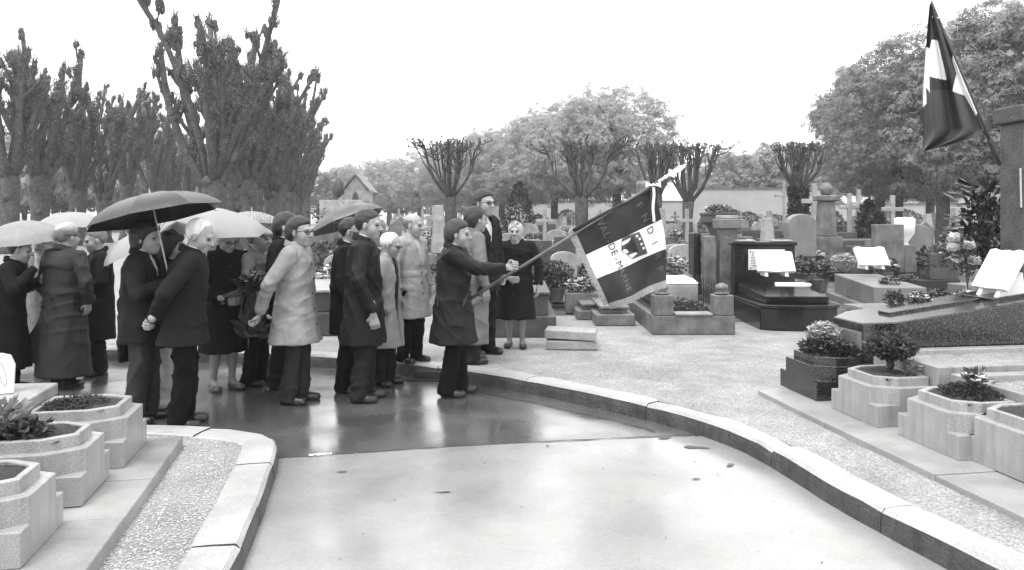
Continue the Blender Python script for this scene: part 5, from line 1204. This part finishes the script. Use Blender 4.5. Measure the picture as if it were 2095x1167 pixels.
# ------------------------------------------------------------------ the people, left to right
person('person in long black coat at left edge, hand raised to the face', 16, 800, face=15, H=1.50, Wd=1.1, stoop=.12, coat=.018, hem=.26, flare=.05, trous=.02, hair='short', hairm='hair_dark', right='face', left='umb', pitch=8)
person('person in pale coat half hidden behind the belted raincoat, arm up to an umbrella', 92, 770, face=70, H=1.60, coat=.36, hem=.30, flare=.03, trous=.5, hair='short', hairm='hair_dark', left=((.10, .30, 1.22), (.16, .30, 1.50), (0, -.2, 1), (1, 0, 0), .8), right='down')
def coat_tail(root, s, J, HP, arms, ct):                   # back vent blown to the left, yoke and belt
    mb = MB(); n = 9; P = []
    for i in range(n):
        for j in range(n):
            a, b = i/(n-1), j/(n-1); P.append((-.16-.03*math.sin(b*5+a*3), .02+(.34*a)*(b**1.1)+.10*a, .80-.60*b+.12*a*b))
    fs = [(i*n+j, (i+1)*n+j, (i+1)*n+j+1, i*n+j+1) for i in range(n-1) for j in range(n-1)]; mb.add(P, fs); o = mb.build('coat_tail', cloth(.075, .6), root, smooth=True); md = o.modifiers.new('thick', 'SOLIDIFY'); md.thickness = .008
    S = SDF((-.4, -.35, 1.10), (.1, .35, 1.5), .012); S.loft([(z*s, J((0, 0, z))[0]-.012, 0, rx*s, ry*s) for z, rx, ry in ((1.13, .178, .215), (1.32, .165, .222), (1.40, .135, .20), (1.45, .09, .15))], .02); S.cap(J((-.005, -.15, 1.385)), J((-.005, .15, 1.385)), .082*s, .082*s, .05); S.cut(lambda X, Y, Z: np.maximum(X+.03, 1.20+.02*np.cos(14*Y)-Z)); sobj('back_yoke', S.mesh(), cloth(.085, .6), root)
person('person in long dark belted raincoat and pale cap seen from behind', 132, 792, face=72, H=1.63, Wd=1.12, coatmat=cloth(.075, .6), hem=.13, flare=.05, trous=.04, hair='short', hairm='hair_grey', hat=rain_hat(.62), belt=True, right='pocket', left='pocket', wr=.008, yaw=-10, parts=coat_tail)
person('person in dark suit and tie turned left, under the white umbrella', 202, 765, face=-140, H=1.57, coat=.028, hem=.42, trous=.03, hair='short', hairm='hair_grey', vneck=1.12, lapel=1, tie=.03, left='front', right='umb', pitch=10)
def draped(root, s, J, HP, arms, ct):
    S = SDF((-.45, -.1, .45), (.2, .35, 1.3), .013); S.loft([(.50, -.17, .10, .06, .11), (.8, -.18, .10, .055, .11), (1.15, -.15, .12, .05, .10), (1.2, -.14, .12, .03, .07)], .02); S.mod(wrinkle(40, .007, 18)); sobj('folded_raincoat', S.mesh(), cloth(.02), root)
P_UMB, arms_u, s_u = person('person in charcoal jacket and grey trousers holding the large black umbrella', 292, 862, face=5, H=1.66, Wd=1.08, coat=.042, hem=.70, trous=.105, tflare=.01, hair='long', hairm='hair_black', vneck=1.12, lapel=1, left='down', right='umb', parts=draped, wr=.007, yaw=-16)
P_W5, arms_5, s_5 = person('person in dark coat and pale striped trousers between two men in dark jackets', 345, 834, face=8, H=1.56, coat=.02, hem=.62, trous=.55, tflare=.012, hair='bob', hairm='hair_black', left='umb', right='down')
person('white-haired person in dark jacket, hands clasped behind, head bowed', 376, 872, face=22, H=1.69, Wd=1.14, stoop=.12, pitch=18, yaw=-25, coat=.034, hem=.69, flare=.015, trous=.012, hair='receding', hairm='hair_white', skin='skin_old', left='back', right='back', wr=.007)
P_BQ, arms_b, s_b = person('white-haired person in dark coat and pale stockings holding the hanging bouquet', 458, 797, face=-42, H=1.62, Wd=1.05, stoop=.06, pitch=24, coat=.028, hem=.40, flare=.03, skirt=True, hair='fluffy', hairm='hair_white', skin='skin_old', glasses=True, left='front', right='front', shoe='shoe_wet')
P_GU, arms_g, s_g = person('person in pale coat and pale beret under the mottled umbrella', 524, 786, face=-6, H=1.60, Wd=1.05, coat=.38, hem=.55, flare=.02, trous=.02, hair='short', hairm='hair_grey', hat=beret(.42), left='umb', right='front', skin='skin_old', wr=.008)
person('dark-haired person in dark coat half hidden behind the pale raincoat', 580, 792, face=-4, H=1.74, coat=.03, hem=.55, trous=.045, hair='full', hairm='hair_black', vneck=1.2, left='down', right='down')
person('person with glasses in pale raincoat, hands held behind, front row centre', 606, 823, face=-4, H=1.70, Wd=1.14, coat=.40, hem=.565, flare=.04, trous=.075, hair='full', hairm='hair_black', glasses=True, left='behind', right='behind', wr=.005, yaw=-16, seed=77)
person('balding person with glasses in black suit, left of the tall raincoat', 712, 800, face=4, H=1.69, Wd=1.0, coat=.018, hem=.58, trous=.012, hair='receding', hairm='hair_black', glasses=True, vneck=1.18, left='down', right='down', yaw=-10, pitch=6)
person('tall person in open dark raincoat with fist at the side', 745, 819, face=6, H=1.77, Wd=1.10, coat=.030, hem=.52, flare=.02, trous=.05, hair='short', hairm='hair_dark', vneck=1.2, left='down', right=((-.03, .29, 1.12), (.10*1.03, .27*1.06, .84), (.15, 0, -1), (0, -1, 0), .8), wr=.009, coatmat=cloth(.030, .55), yaw=-14, pitch=4)
person('short white-haired person with glasses in open pale raincoat', 786, 787, face=-12, H=1.54, Wd=1.05, stoop=.06, coat=.40, hem=.44, flare=.05, trous=.03, hair='receding', hairm='hair_white', skin='skin_old', glasses=True, open_coat=.025, tie=.03, left='down', right='down', pitch=14)
person('bald person in belted pale trench coat standing on the kerb', 840, 741, KZ, face=-28, H=1.60, Wd=1.14, coat=.46, hem=.52, flare=.02, trous=.016, hair='bald', hairm='hair_grey', skin='skin_old', vneck=1.18, lapel=1, belt=True, left='down', right='down', wr=.005, pitch=6, yaw=12, seed=91)
HAND = WY(1050, 547, 7.5); fb = W(930, 808); hx = np.array((HAND.x-fb.x-.075, (HAND.y-fb.y)*-1, HAND.z+.005))
def strap(root, s, J, HP, arms, ct):
    V = np.array([v_.co for v_ in ct.data.vertices]); mb = MB(); P = []      # bandolier from left shoulder to right hip, lying on the coat
    a = J((0, .10, 1.45)); b = J((0, -.20, .93))
    ringp = []
    for sgn in (1, -1):
        pts = []
        for i in range(15):
            t = i/14; p = a*(1-t)+b*t; m = (np.abs(V[:, 1]-p[1]) < .03) & (np.abs(V[:, 2]-p[2]) < .03)
            if m.any(): x = V[m, 0].max()+.006 if sgn > 0 else V[m, 0].min()-.006
            else: x = 0
            pts.append((x, p[1], p[2]))
        ringp.append(pts)
    for pts in ringp:
        mb = MB()
        for i in range(len(pts)-1):
            (x0, y0, z0), (x1, y1, z1) = pts[i], pts[i+1]; w_ = .024
            mb.add([(x0, y0-w_, z0-w_), (x0, y0+w_, z0+w_), (x1, y1+w_, z1+w_), (x1, y1-w_, z1-w_)], [(0, 1, 2, 3)])
        o = mb.build('bandolier_strap', 'flag_dark', root); md = o.modifiers.new('t', 'SOLIDIFY'); md.thickness = .008; md.offset = 0
P_FB, arms_f, s_f = person('flag bearer in dark raincoat with one arm stretched out holding the banner pole', 930, 808, face=0, H=1.67, Wd=1.13, coat=.032, hem=.525, flare=.045, trous=.010, tflare=.018, hair='full', hairm='hair_dark', left='down',
       right=((.24, .26, 1.27), (hx[0], -hx[1]*-1 if 0 else .16, hx[2]), (1, .15, .1), (0, 1, .4), .95), coatmat=cloth(.036, .55), wr=.008, yaw=-10, pitch=2, parts=strap, stance=.05, seed=55)
person('dark-haired person in grey overcoat behind the flag bearer', 968, 742, KZ, face=22, H=1.66, Wd=1.0, coat=.26, hem=.22, flare=.0, trous=.06, hair='full', hairm='hair_black', left='down', right='down', yaw=5)
person('tallest person, with dark glasses and dark suit, behind the flag bearer', 985, 725, KZ, face=-38, H=1.86, Wd=1.04, coat=.036, hem=.66, trous=.03, hair='full', hairm='hair_black', glasses=True, vneck=1.12, lapel=1, left='down', right='down', yaw=-4)
person('person in knee-length dark coat and pale headscarf facing the camera', 1055, 711, KZ, face=-96, H=1.50, Wd=1.18, coat=.024, hem=.40, flare=.035, skirt=True, hair='short', hairm='hair_grey', hat=scarf(.55), left='down', right='front', skin='skin_old', stance=.02, wr=.007)
person('distant dark-haired visitor standing among the far graves', 896, 546, KZ, face=150, H=1.68, coat=.10, hem=.6, trous=.05, hair='bob', hairm='hair_black', coarse=True)

# ------------------------------------------------------------------ umbrellas
def umbrella(label, apex, axis, rad, m, shaft=.75, ribm='metal', under=None, rise=.30, spin=0, mh='wood', crook=True, shm='metal'):
    """eight-panel canopy with sagging hems, ribs, shaft and crook; built round the local Z axis"""
    root = empty('umbrella', apex, 0, label, 'umbrella', 'umbrellas over the crowd'); root.rotation_mode = 'QUATERNION'; root.rotation_quaternion = Vector(axis).normalized().to_track_quat('Z', 'Y'); N = 8; nr = 7; na = 6
    def prof(t): return rad*math.sin(t*1.12)/math.sin(1.12), -rad*rise*1.25*(1-math.cos(t*1.12))/(1-math.cos(1.12))
    for k in range(N):
        mb = MB(); P = []
        for i in range(nr+1):
            t = i/nr
            for j in range(na+1):
                a = spin+(k+j/na)*2*math.pi/N; b = math.sin(math.pi*j/na); r_, z = prof(t); q = 1-.085*b*t*t; P.append((r_*q*math.cos(a), r_*q*math.sin(a), z+.02*rad*b*t*0-.035*rad*b*t*(1-t)*2))
        fs = [(i*(na+1)+j, (i+1)*(na+1)+j, (i+1)*(na+1)+j+1, i*(na+1)+j+1) for i in range(nr) for j in range(na)]; mb.add(P, fs); o = mb.build('canopy_panel', m, root, smooth=True)
        a = spin+k*2*math.pi/N; mb = MB(); mb.tube([(prof(t)[0]*math.cos(a), prof(t)[0]*math.sin(a), prof(t)[1]-.006) for t in (.03, .25, .5, .75, 1.0)]+[(prof(1)[0]*1.03*math.cos(a), prof(1)[0]*1.03*math.sin(a), prof(1)[1]-.012)], .0022, 4); mb.build('rib', ribm, root)
        mb = MB(); mb.tube([(.01*math.cos(a), .01*math.sin(a), -rad*.55), (prof(.5)[0]*math.cos(a), prof(.5)[0]*math.sin(a), prof(.5)[1]-.008)], .002, 4); mb.build('stretcher', ribm, root)
    mb = MB(); mb.tube([(0, 0, .05), (0, 0, 0), (0, 0, -shaft)], [.003, .007, .007], 6); mb.build('shaft', shm, root)
    mb = MB(); mb.tube([(0, 0, -shaft+.06), (0, 0, -shaft-.06)]+([(.0+.03*(1-math.cos(t)), 0, -shaft-.06-.03*math.sin(t)) for t in (.5, 1.1, 1.6, 2.2, 2.8)] if crook else []), .011, 6); mb.build('handle', mh, root, smooth=True)
    return root
defm('umb_black', .02, .3, 6, .34, .2, 30); defm('umb_white', .58, .05, 6, .5, .05, 60, trans=.35); defm('umb_grey', .42, .15, 8, .5, .1, 60, trans=.25); defm('umb_mottled', .36, .25, 30, .6, .2, 90, speck=.7, sscale=60, trans=.15); defm('umb_dark', .09, .25, 8, .4, .1, 60, speck=.3, sscale=60)
umbrella('large black umbrella at left, tilted back over the charcoal jacket', WY(307, 397, 6.55), (-.24, .03, 1), .555, 'umb_black', .74, ribm='iron', rise=.29, spin=.25)
umbrella('pale grey umbrella with dark seams at left edge', WY(45, 452, 7.9), (-.06, -.12, 1), .40, 'umb_grey', .62, rise=.42, spin=.1)
umbrella('white umbrella between the grey and the black umbrella', WY(155, 434, 8.9), (.03, .03, 1), .40, 'umb_white', .62, rise=.34, spin=.3)
umbrella('small white umbrella tilted low behind the charcoal jacket', WY(262, 482, 8.6), (-.5, -.25, 1), .45, 'umb_white', .6, rise=.30, spin=.0)
umbrella('white umbrella over the two white-haired people', WY(430, 426, 7.5), (.12, -.10, 1), .56, 'umb_white', .75, rise=.28, spin=.4)
umbrella('mottled grey umbrella over the pale beret', WY(515, 433, 8.7), (-.02, .10, 1), .36, 'umb_mottled', .6, rise=.34, spin=.2)
umbrella('dark umbrella tilted left behind the two suited men', WY(700, 424, 9.0), (-.40, .10, 1), .44, 'umb_dark', .7, rise=.34, spin=.1)

# ------------------------------------------------------------------ hanging bouquet
wl_ = P_BQ.matrix_world
bq = WY(503, 592, 7.55); root = empty('bouquet', bq, 0, 'wrapped bouquet with hanging ribbons in front of the dark coat', 'bouquet')
mb = MB(); rg = random.Random(8)
for k in range(26): a = Vector((rg.uniform(-.05, .05), rg.uniform(-.04, .04), rg.uniform(-.02, .04))); mb.tube([a, a+Vector((-.20+rg.uniform(-.03, .03), rg.uniform(-.03, .03), -.11+rg.uniform(-.04, .04)))], [.004, .0035], 4)
mb.build('stems', 'leaf_light', root)
bush_part('foliage', root, (.06, 0, .05), (.14, .10, .09), 420, .06, 'leaf_dark', 41)
bush_part('flower_heads', root, (.09, -.02, .10), (.11, .08, .06), 160, .05, 'petal_mid', 42, 'petal', 14, .03)
for (x, ln, wd, m) in [(.02, .30, .03, 'flag_dark'), (.07, .42, .035, 'leaf_dark'), (.12, .22, .03, 'fringe'), (-.02, .24, .02, 'leaf_dark')]:
    mb = MB(); P = [(x+.012*math.sin(k*1.1), -.03, -.02-ln*k/6) for k in range(7)]
    for i in range(6): mb.add([(P[i][0]-wd/2, -.03, P[i][2]), (P[i][0]+wd/2, -.03, P[i][2]), (P[i+1][0]+wd/2, -.035, P[i+1][2]), (P[i+1][0]-wd/2, -.035, P[i+1][2])], [(0, 1, 2, 3)])
    mb.build('ribbon', m, root)
bush_part('hanging_leaves', root, (.06, -.02, -.40), (.13, .05, .09), 60, .14, 'leaf_mid', 44, asp=.35)

# ------------------------------------------------------------------ dipped banner
FYD = 7.5
A_, B_, C_, D_ = (1175, 470), (1337, 384), (1245, 622), (1363, 573)
def FP(s_, t, off=0.0):
    u = (A_[0]*(1-s_)+B_[0]*s_)*(1-t)+(C_[0]*(1-s_)+D_[0]*s_)*t; v = (A_[1]*(1-s_)+B_[1]*s_)*(1-t)+(C_[1]*(1-s_)+D_[1]*s_)*t
    u += 9*math.sin(math.pi*t)*s_; wv = .038*math.sin(s_*8+t*2.2)*(.3+t)+.030*math.sin(t*6-s_*4)*t+.004*math.sin(s_*22-t*9)+.003*math.sin(t*19+s_*13)
    p = WY(u, v, FYD); return Vector((p.x, FYD+wv-off, p.z))
flag = empty('banner', WY(1050, 547, FYD), 0, 'dark and white fringed banner with shield, dipped on its pole', 'banner')
o0 = Vector(flag.location)
def fadd(mb, P, fs, mi=0): mb.add([p-o0 for p in P], fs, mi)
mb = MB(); ns, nt_ = 36, 36
def band(s_, t):
    b1 = .345+.015*math.sin(s_*6); b2 = .665
    return 0 if t < b1 else (1 if t < b2 else 2)
for nm, t0, t1, m in [('dark_band_at_the_pole', 0, .345, 'flag_dark'), ('white_band', .345, .665, 'flag_white'), ('dark_outer_band', .665, 1, 'flag_red')]:
    mb = MB(); n2 = 13; P = [FP(i/ns, t0+(t1-t0)*j/n2) for i in range(ns+1) for j in range(n2+1)]; fadd(mb, P, [(i*(n2+1)+j, (i+1)*(n2+1)+j, (i+1)*(n2+1)+j+1, i*(n2+1)+j+1) for i in range(ns) for j in range(n2)]); mb.build(nm, m, flag, smooth=True)
mb = MB(); rg = random.Random(3)                          # fringe: threads along the free edges
def thread(p, q): d = (q-p).normalized(); s_ = d.cross(Vector((0, 1, 0))).normalized()*.0032; fadd(mb, [p-s_, p+s_, q+s_, q-s_], [(0, 1, 2, 3)])
for i in range(190):
    s_ = i/189; p = FP(s_, 1.0); q = FP(s_+rg.uniform(-.01, .01), 1.075+rg.uniform(-.01, .01)); thread(p, q)
for i in range(190):
    t = i/189; p = FP(0, t); q = FP(-.075+rg.uniform(-.01, .01), t+rg.uniform(-.01, .01)); thread(p, q)
mb.build('fringe', 'fringe', flag)
pole0, pole1 = WY(958, 614, FYD), WY(1347, 372, FYD)
mb = MB(); mb.tube([pole0-o0, pole1-o0], [.0155, .0135], 10); mb.build('pole', 'wood', flag, smooth=True)
mb = MB(); mb.tube([FP(-.02, .0, .004)-o0, FP(1.0, .0, .004)-o0], .017, 8); mb.build('sleeve', 'flag_dark', flag, smooth=True)
dv = (pole1-pole0).normalized(); P0 = pole1-o0
fin = MB(); fin.lathe([(.012, 0), (.014, .07), (.024, .08), (.012, .095), (.020, .11), (.010, .12)], 10, P0, ax=dv)
fn_ = dv.cross(Vector((0, 1, 0))).normalized(); y_ = Vector((0, .012, 0)); c0 = P0+dv*.12
pts = [(0, .008), (.03, .05), (.055, .02), (.12, .028), (.20, .003)]
top = [c0+dv*a+fn_*b for a, b in pts]; bot = [c0+dv*a-fn_*b for a, b in pts]
for i in range(4): a, b, c, d = top[i], top[i+1], bot[i+1], bot[i]; fin.add([a-y_, b-y_, c-y_, d-y_, a+y_, b+y_, c+y_, d+y_], [(0, 1, 2, 3), (7, 6, 5, 4), (0, 4, 5, 1), (3, 2, 6, 7)])
fin.build('spear_finial', 'marble', flag)
bw_ = WY(1336, 379, FYD-.03)-o0; mb = MB()
for sx in (-1, 1): mb.add([bw_, bw_+Vector((sx*.07, -.01, .03)), bw_+Vector((sx*.075, -.02, -.025)), bw_+Vector((sx*.04, -.03, -.005))], [(0, 1, 3), (0, 3, 2), (1, 2, 3)])
mb.lump(bw_, .016, rg, n=6, m=4); mb.build('bow', 'white_cloth', flag)
for (x, w_, m) in ((-.022, .022, 'flag_dark'), (.004, .026, 'white_cloth'), (.03, .022, 'flag_dark')):
    mb = MB(); n = 8
    for i in range(n):
        z0_, z1_ = -.02-.33*i/n, -.02-.33*(i+1)/n; f0, f1 = .006*math.sin(i), .006*math.sin(i+1); mb.add([bw_+Vector((x-w_/2+f0, -.005+f0, z0_)), bw_+Vector((x+w_/2+f0, -.005+f0, z0_)), bw_+Vector((x+w_/2+f1, -.005+f1, z1_)), bw_+Vector((x-w_/2+f1, -.005+f1, z1_))], [(0, 1, 2, 3)])
    mb.build('streamer', m, flag)
def text_faces(txt, size):
    cu = bpy.data.curves.new('t', 'FONT'); cu.body = txt; cu.size = size; cu.align_x = 'CENTER'; cu.align_y = 'CENTER'; cu.resolution_u = 3
    ob = bpy.data.objects.new('t', cu); COL.objects.link(ob); dg = bpy.context.evaluated_depsgraph_get(); me = ob.evaluated_get(dg).to_mesh(); V = [v.co.copy() for v in me.vertices]; Fc = [tuple(p.vertices) for p in me.polygons]
    ob.evaluated_get(dg).to_mesh_clear(); bpy.data.objects.remove(ob); bpy.data.curves.remove(cu); return V, Fc
def letters(word, s0, t0, s1, t1, size, mats):
    n = len(word)
    for i, ch in enumerate(word):
        if ch == ' ': continue
        k = i/(n-1); s_, t = s0+(s1-s0)*k, t0+(t1-t0)*k; V, Fc = text_faces(ch, size); mb = MB()
        # letters stand along the line, tops toward the free end of the banner's upper right
        d = Vector((s1-s0, t1-t0)).normalized(); up = Vector((d.y, -d.x))
        P = [FP(s_+d.x*v.x+up.x*v.y, t+d.y*v.x+up.y*v.y, .006) for v in V]; fadd(mb, P, Fc); mb.build('letter', mats(t), flag)
letters('VAL-DE-MARNE', .30, .08, .36, .92, .115, lambda t: 'ink' if .345 < t < .665 else 'gold')
letters('FNDIRP', .78, .10, .915, .86, .115, lambda t: 'ink' if .345 < t < .665 else 'gold')
def patch(name, poly, off, m, parent=None):               # poly in banner coordinates
    cx_ = sum(p[0] for p in poly)/len(poly); cy_ = sum(p[1] for p in poly)/len(poly); mb = MB(); P = [FP(cx_, cy_, off)]; n = 0; pts = []
    for i, p in enumerate(poly):
        q = poly[(i+1) % len(poly)]
        for k in range(4): pts.append((p[0]+(q[0]-p[0])*k/4, p[1]+(q[1]-p[1])*k/4))
    n = len(pts); K = 5
    for k in range(1, K+1): P += [FP(cx_+(a-cx_)*k/K, cy_+(b-cy_)*k/K, off+.004) for a, b in pts]
    fadd(mb, P, [(0, 1+i, 1+(i+1) % n) for i in range(n)]+[(1+k*n+i, 1+k*n+(i+1) % n, 1+(k+1)*n+(i+1) % n, 1+(k+1)*n+i) for k in range(K-1) for i in range(n)]); return mb.build(name, m, flag)
def inv(u, v):                                             # photo pixel to banner coordinates
    s_, t = .5, .5
    for _ in range(25):
        def q(a, b): return ((A_[0]*(1-a)+B_[0]*a)*(1-b)+(C_[0]*(1-a)+D_[0]*a)*b+9*math.sin(math.pi*b)*a, (A_[1]*(1-a)+B_[1]*a)*(1-b)+(C_[1]*(1-a)+D_[1]*a)*b)
        x, y = q(s_, t); e = 1e-4; xs, ys = q(s_+e, t); xt, yt = q(s_, t+e); a, b, c, d = (xs-x)/e, (xt-x)/e, (ys-y)/e, (yt-y)/e; D = a*d-b*c
        s_ += ((u-x)*d-(v-y)*b)/D; t += ((v-y)*a-(u-x)*c)/D
    return s_, t
def Z4(L): return [inv(1160+x/3.7625, 330+y/3.765) for x, y in L]
defm('shield_grey', .10, .2, 10, .7, .1)
patch('shield', Z4([(418, 605), (430, 585), (555, 543), (625, 712), (508, 752), (415, 690)]), .005, 'shield_grey')
patch('shield_stripe', Z4([(420, 622), (490, 590), (478, 620), (420, 652)]), .008, 'flag_white'); patch('shield_stripe', Z4([(422, 690), (452, 668), (470, 700), (452, 712)]), .008, 'flag_white'); patch('shield_stripe', Z4([(470, 725), (530, 700), (545, 712), (500, 745)]), .008, 'flag_white')
patch('shield_triangle', Z4([(500, 578), (552, 710), (438, 675)]), .011, 'flag_dark')
for k, (x, y) in enumerate([(535, 578), (556, 600), (572, 640), (590, 672)]): patch('shield_check', Z4([(x-9, y-8), (x+8, y-12), (x+12, y+6), (x-6, y+10)]), .009, 'flag_white')

# ------------------------------------------------------------------ flag leaning from the stele
YF = 7.05; hf = empty('hanging_flag', WY(2046, 345, YF), 0, 'limp tricolour flag hanging from a leaning pole on the stele', 'flag'); o1 = Vector(hf.location)
q0, q1 = WY(2046, 338, YF), WY(1905, 3, YF); mb = MB(); mb.tube([q0-o1, q0.lerp(q1, .3)-o1, q1-o1], [.017, .015, .010], 8); mb.build('pole', 'iron', hf, smooth=True)
mb = MB(); mb.lathe([(.02, 0), (.026, .03), (.026, .13), (.02, .15)], 8, WY(2038, 318, YF)-o1, ax=(q1-q0).normalized()); mb.build('socket', 'iron', hf)
def px_pole(v): return 1905+(2046-1905)*(v-3)/(338-3)
def pip(x, y, P): return inside((x, y), P)
WH1 = [(1907, 81), (1919, 83), (1938, 165), (1902, 157), (1903, 190), (1895, 178), (1896, 212), (1888, 222), (1890, 150), (1895, 96), (1903, 99)]
WH2 = [(1952, 107), (1948, 122), (1957, 152), (1949, 187), (1974, 196), (1997, 238), (2004, 219), (1990, 190)]
nr, nc = 180, 110; P = []; fs = [[], [], []]
for i in range(nr+1):
    f = i/nr; v = 8+302*f; xl = 1902-14*min(1, f*1.6)**.8; pr = px_pole(v)-2
    if v > 262: k = (v-262)/48; pr = pr*(1-k)+ (1888+60*(1-k))*k+18*math.sin(k*3.1)*(1-k)
    pr = max(pr, xl+3)
    for j in range(nc+1):
        g = j/nc; u = xl+(pr-xl)*g; dep = .085*min(1, f*2)*math.sin(g*14+1.6*f)*(1-.55*g)+.03*math.sin(g*5+f*6); P.append(WY(u, v, YF-.03+dep*(1 if g < .97 else .2))-o1)
for i in range(nr):
    for j in range(nc):
        a = i*(nc+1)+j; v = 8+302*(i+.5)/nr; u = CX+((P[a].x+o1.x)/(P[a].y+o1.y))*F+1
        k = 1 if (pip(u, v, WH1) or pip(u, v, WH2)) else (2 if v > 185 else 0); fs[k].append((a, a+nc+1, a+nc+2, a+1))
defm('flag_wet', .06, .2, 5, .7, .15, 300)
for k, (nm, m) in enumerate([('dark_hoist_band', 'flag_dark'), ('white_band', 'flag_white'), ('grey_fly_band', 'flag_wet')]):
    used = sorted({i for f in fs[k] for i in f}); mp = {a: b for b, a in enumerate(used)}; mb = MB(); mb.add([P[i] for i in used], [tuple(mp[i] for i in f) for f in fs[k]]); mb.build(nm, m, hf, smooth=True)
mb = MB(); mb.tube([WY(1907, 35, YF-.02)-o1, WY(1926, 38, YF-.02)-o1], .006, 5); mb.build('tie_cord', 'white_cloth', hf)

# single out the repeats: by kind, by what they stand behind, by depth, then by order from the left
def pix(o): p = o.location; return CX+p.x/p.y*F
ORD = ['leftmost', 'second from left', 'third from left', 'fourth from left', 'fifth from left', 'sixth from left', 'seventh from left', 'eighth from left', 'ninth from left', 'tenth from left', 'eleventh from left', 'twelfth from left', 'thirteenth from left', 'fourteenth from left', 'fifteenth from left']
SHORT = {'headstone_grave': 'pale round-headed grave', 'dark_headstone_grave': 'dark square-headed grave', 'cross_grave': 'stone cross grave', 'slab_grave': 'flat pale grave', 'pointed_stele_grave': 'pointed grey stele', 'obelisk_grave': 'pale obelisk grave', 'grey_book_grave': 'grey tomb with raised head', 'pale_flower_bunch': 'pot of white flowers', 'grey_flower_bunch': 'pot of grey flowers', 'leafy_bunch': 'pot of dark leaves'}
ZONE = [(640, 'behind the left crowd'), (930, 'behind the right crowd'), (1130, 'behind the headscarf woman'), (1300, 'behind the dipped banner'), (1500, 'behind the fenced grave'), (1700, 'behind the black tomb'), (1880, 'behind the grey tomb'), (9999, 'left of the stele')]
bk = {}
for o in [o for o in COL.objects if o.parent is None]:
    kn = o.name.split('.')[0]
    if kn in SHORT:
        u = pix(o); zn = [z for a, z in ZONE if u < a][0]; dp = 'near' if o.location.y < 20 else ('middle' if o.location.y < 34 else 'farthest'); bk.setdefault((kn, zn, dp), []).append((u, o))
    elif o.get('group', '').startswith(('hazy', 'pale hazy')): bk.setdefault((kn, o['group'], ''), []).append((pix(o), o))
for (kn, zn, dp), L_ in bk.items():
    L_.sort(key=lambda q: q[0])
    for i, (u, o) in enumerate(L_):
        od = '' if len(L_) == 1 else ', '+ORD[min(i, 14)]
        o['label'] = (SHORT[kn]+' in the '+dp+' rows '+zn if kn in SHORT else zn)+od
# unused prototypes go
for k in list(PROTO):
    if k not in USED:
        for c in list(PROTO[k].children): bpy.data.objects.remove(c)
        bpy.data.objects.remove(PROTO[k])
# ------------------------------------------------------------------ damp air
mb = MB(); mb.box((0, 60, 8.5), (170, 170, 21)); hz_ = mb.build('haze', 'ink'); hz_.data.materials.clear()
hm = bpy.data.materials.new('haze'); hm.use_nodes = True; n = hm.node_tree; n.nodes.clear(); ov = n.nodes.new('ShaderNodeOutputMaterial'); pv_ = n.nodes.new('ShaderNodeVolumePrincipled')
pv_.inputs['Color'].default_value = (.97, .97, .97, 1); pv_.inputs['Density'].default_value = .0010; pv_.inputs['Anisotropy'].default_value = .2
n.links.new(pv_.outputs[0], ov.inputs['Volume']); hz_.data.materials.append(hm); hz_['kind'] = 'stuff'
bpy.context.view_layer.update()
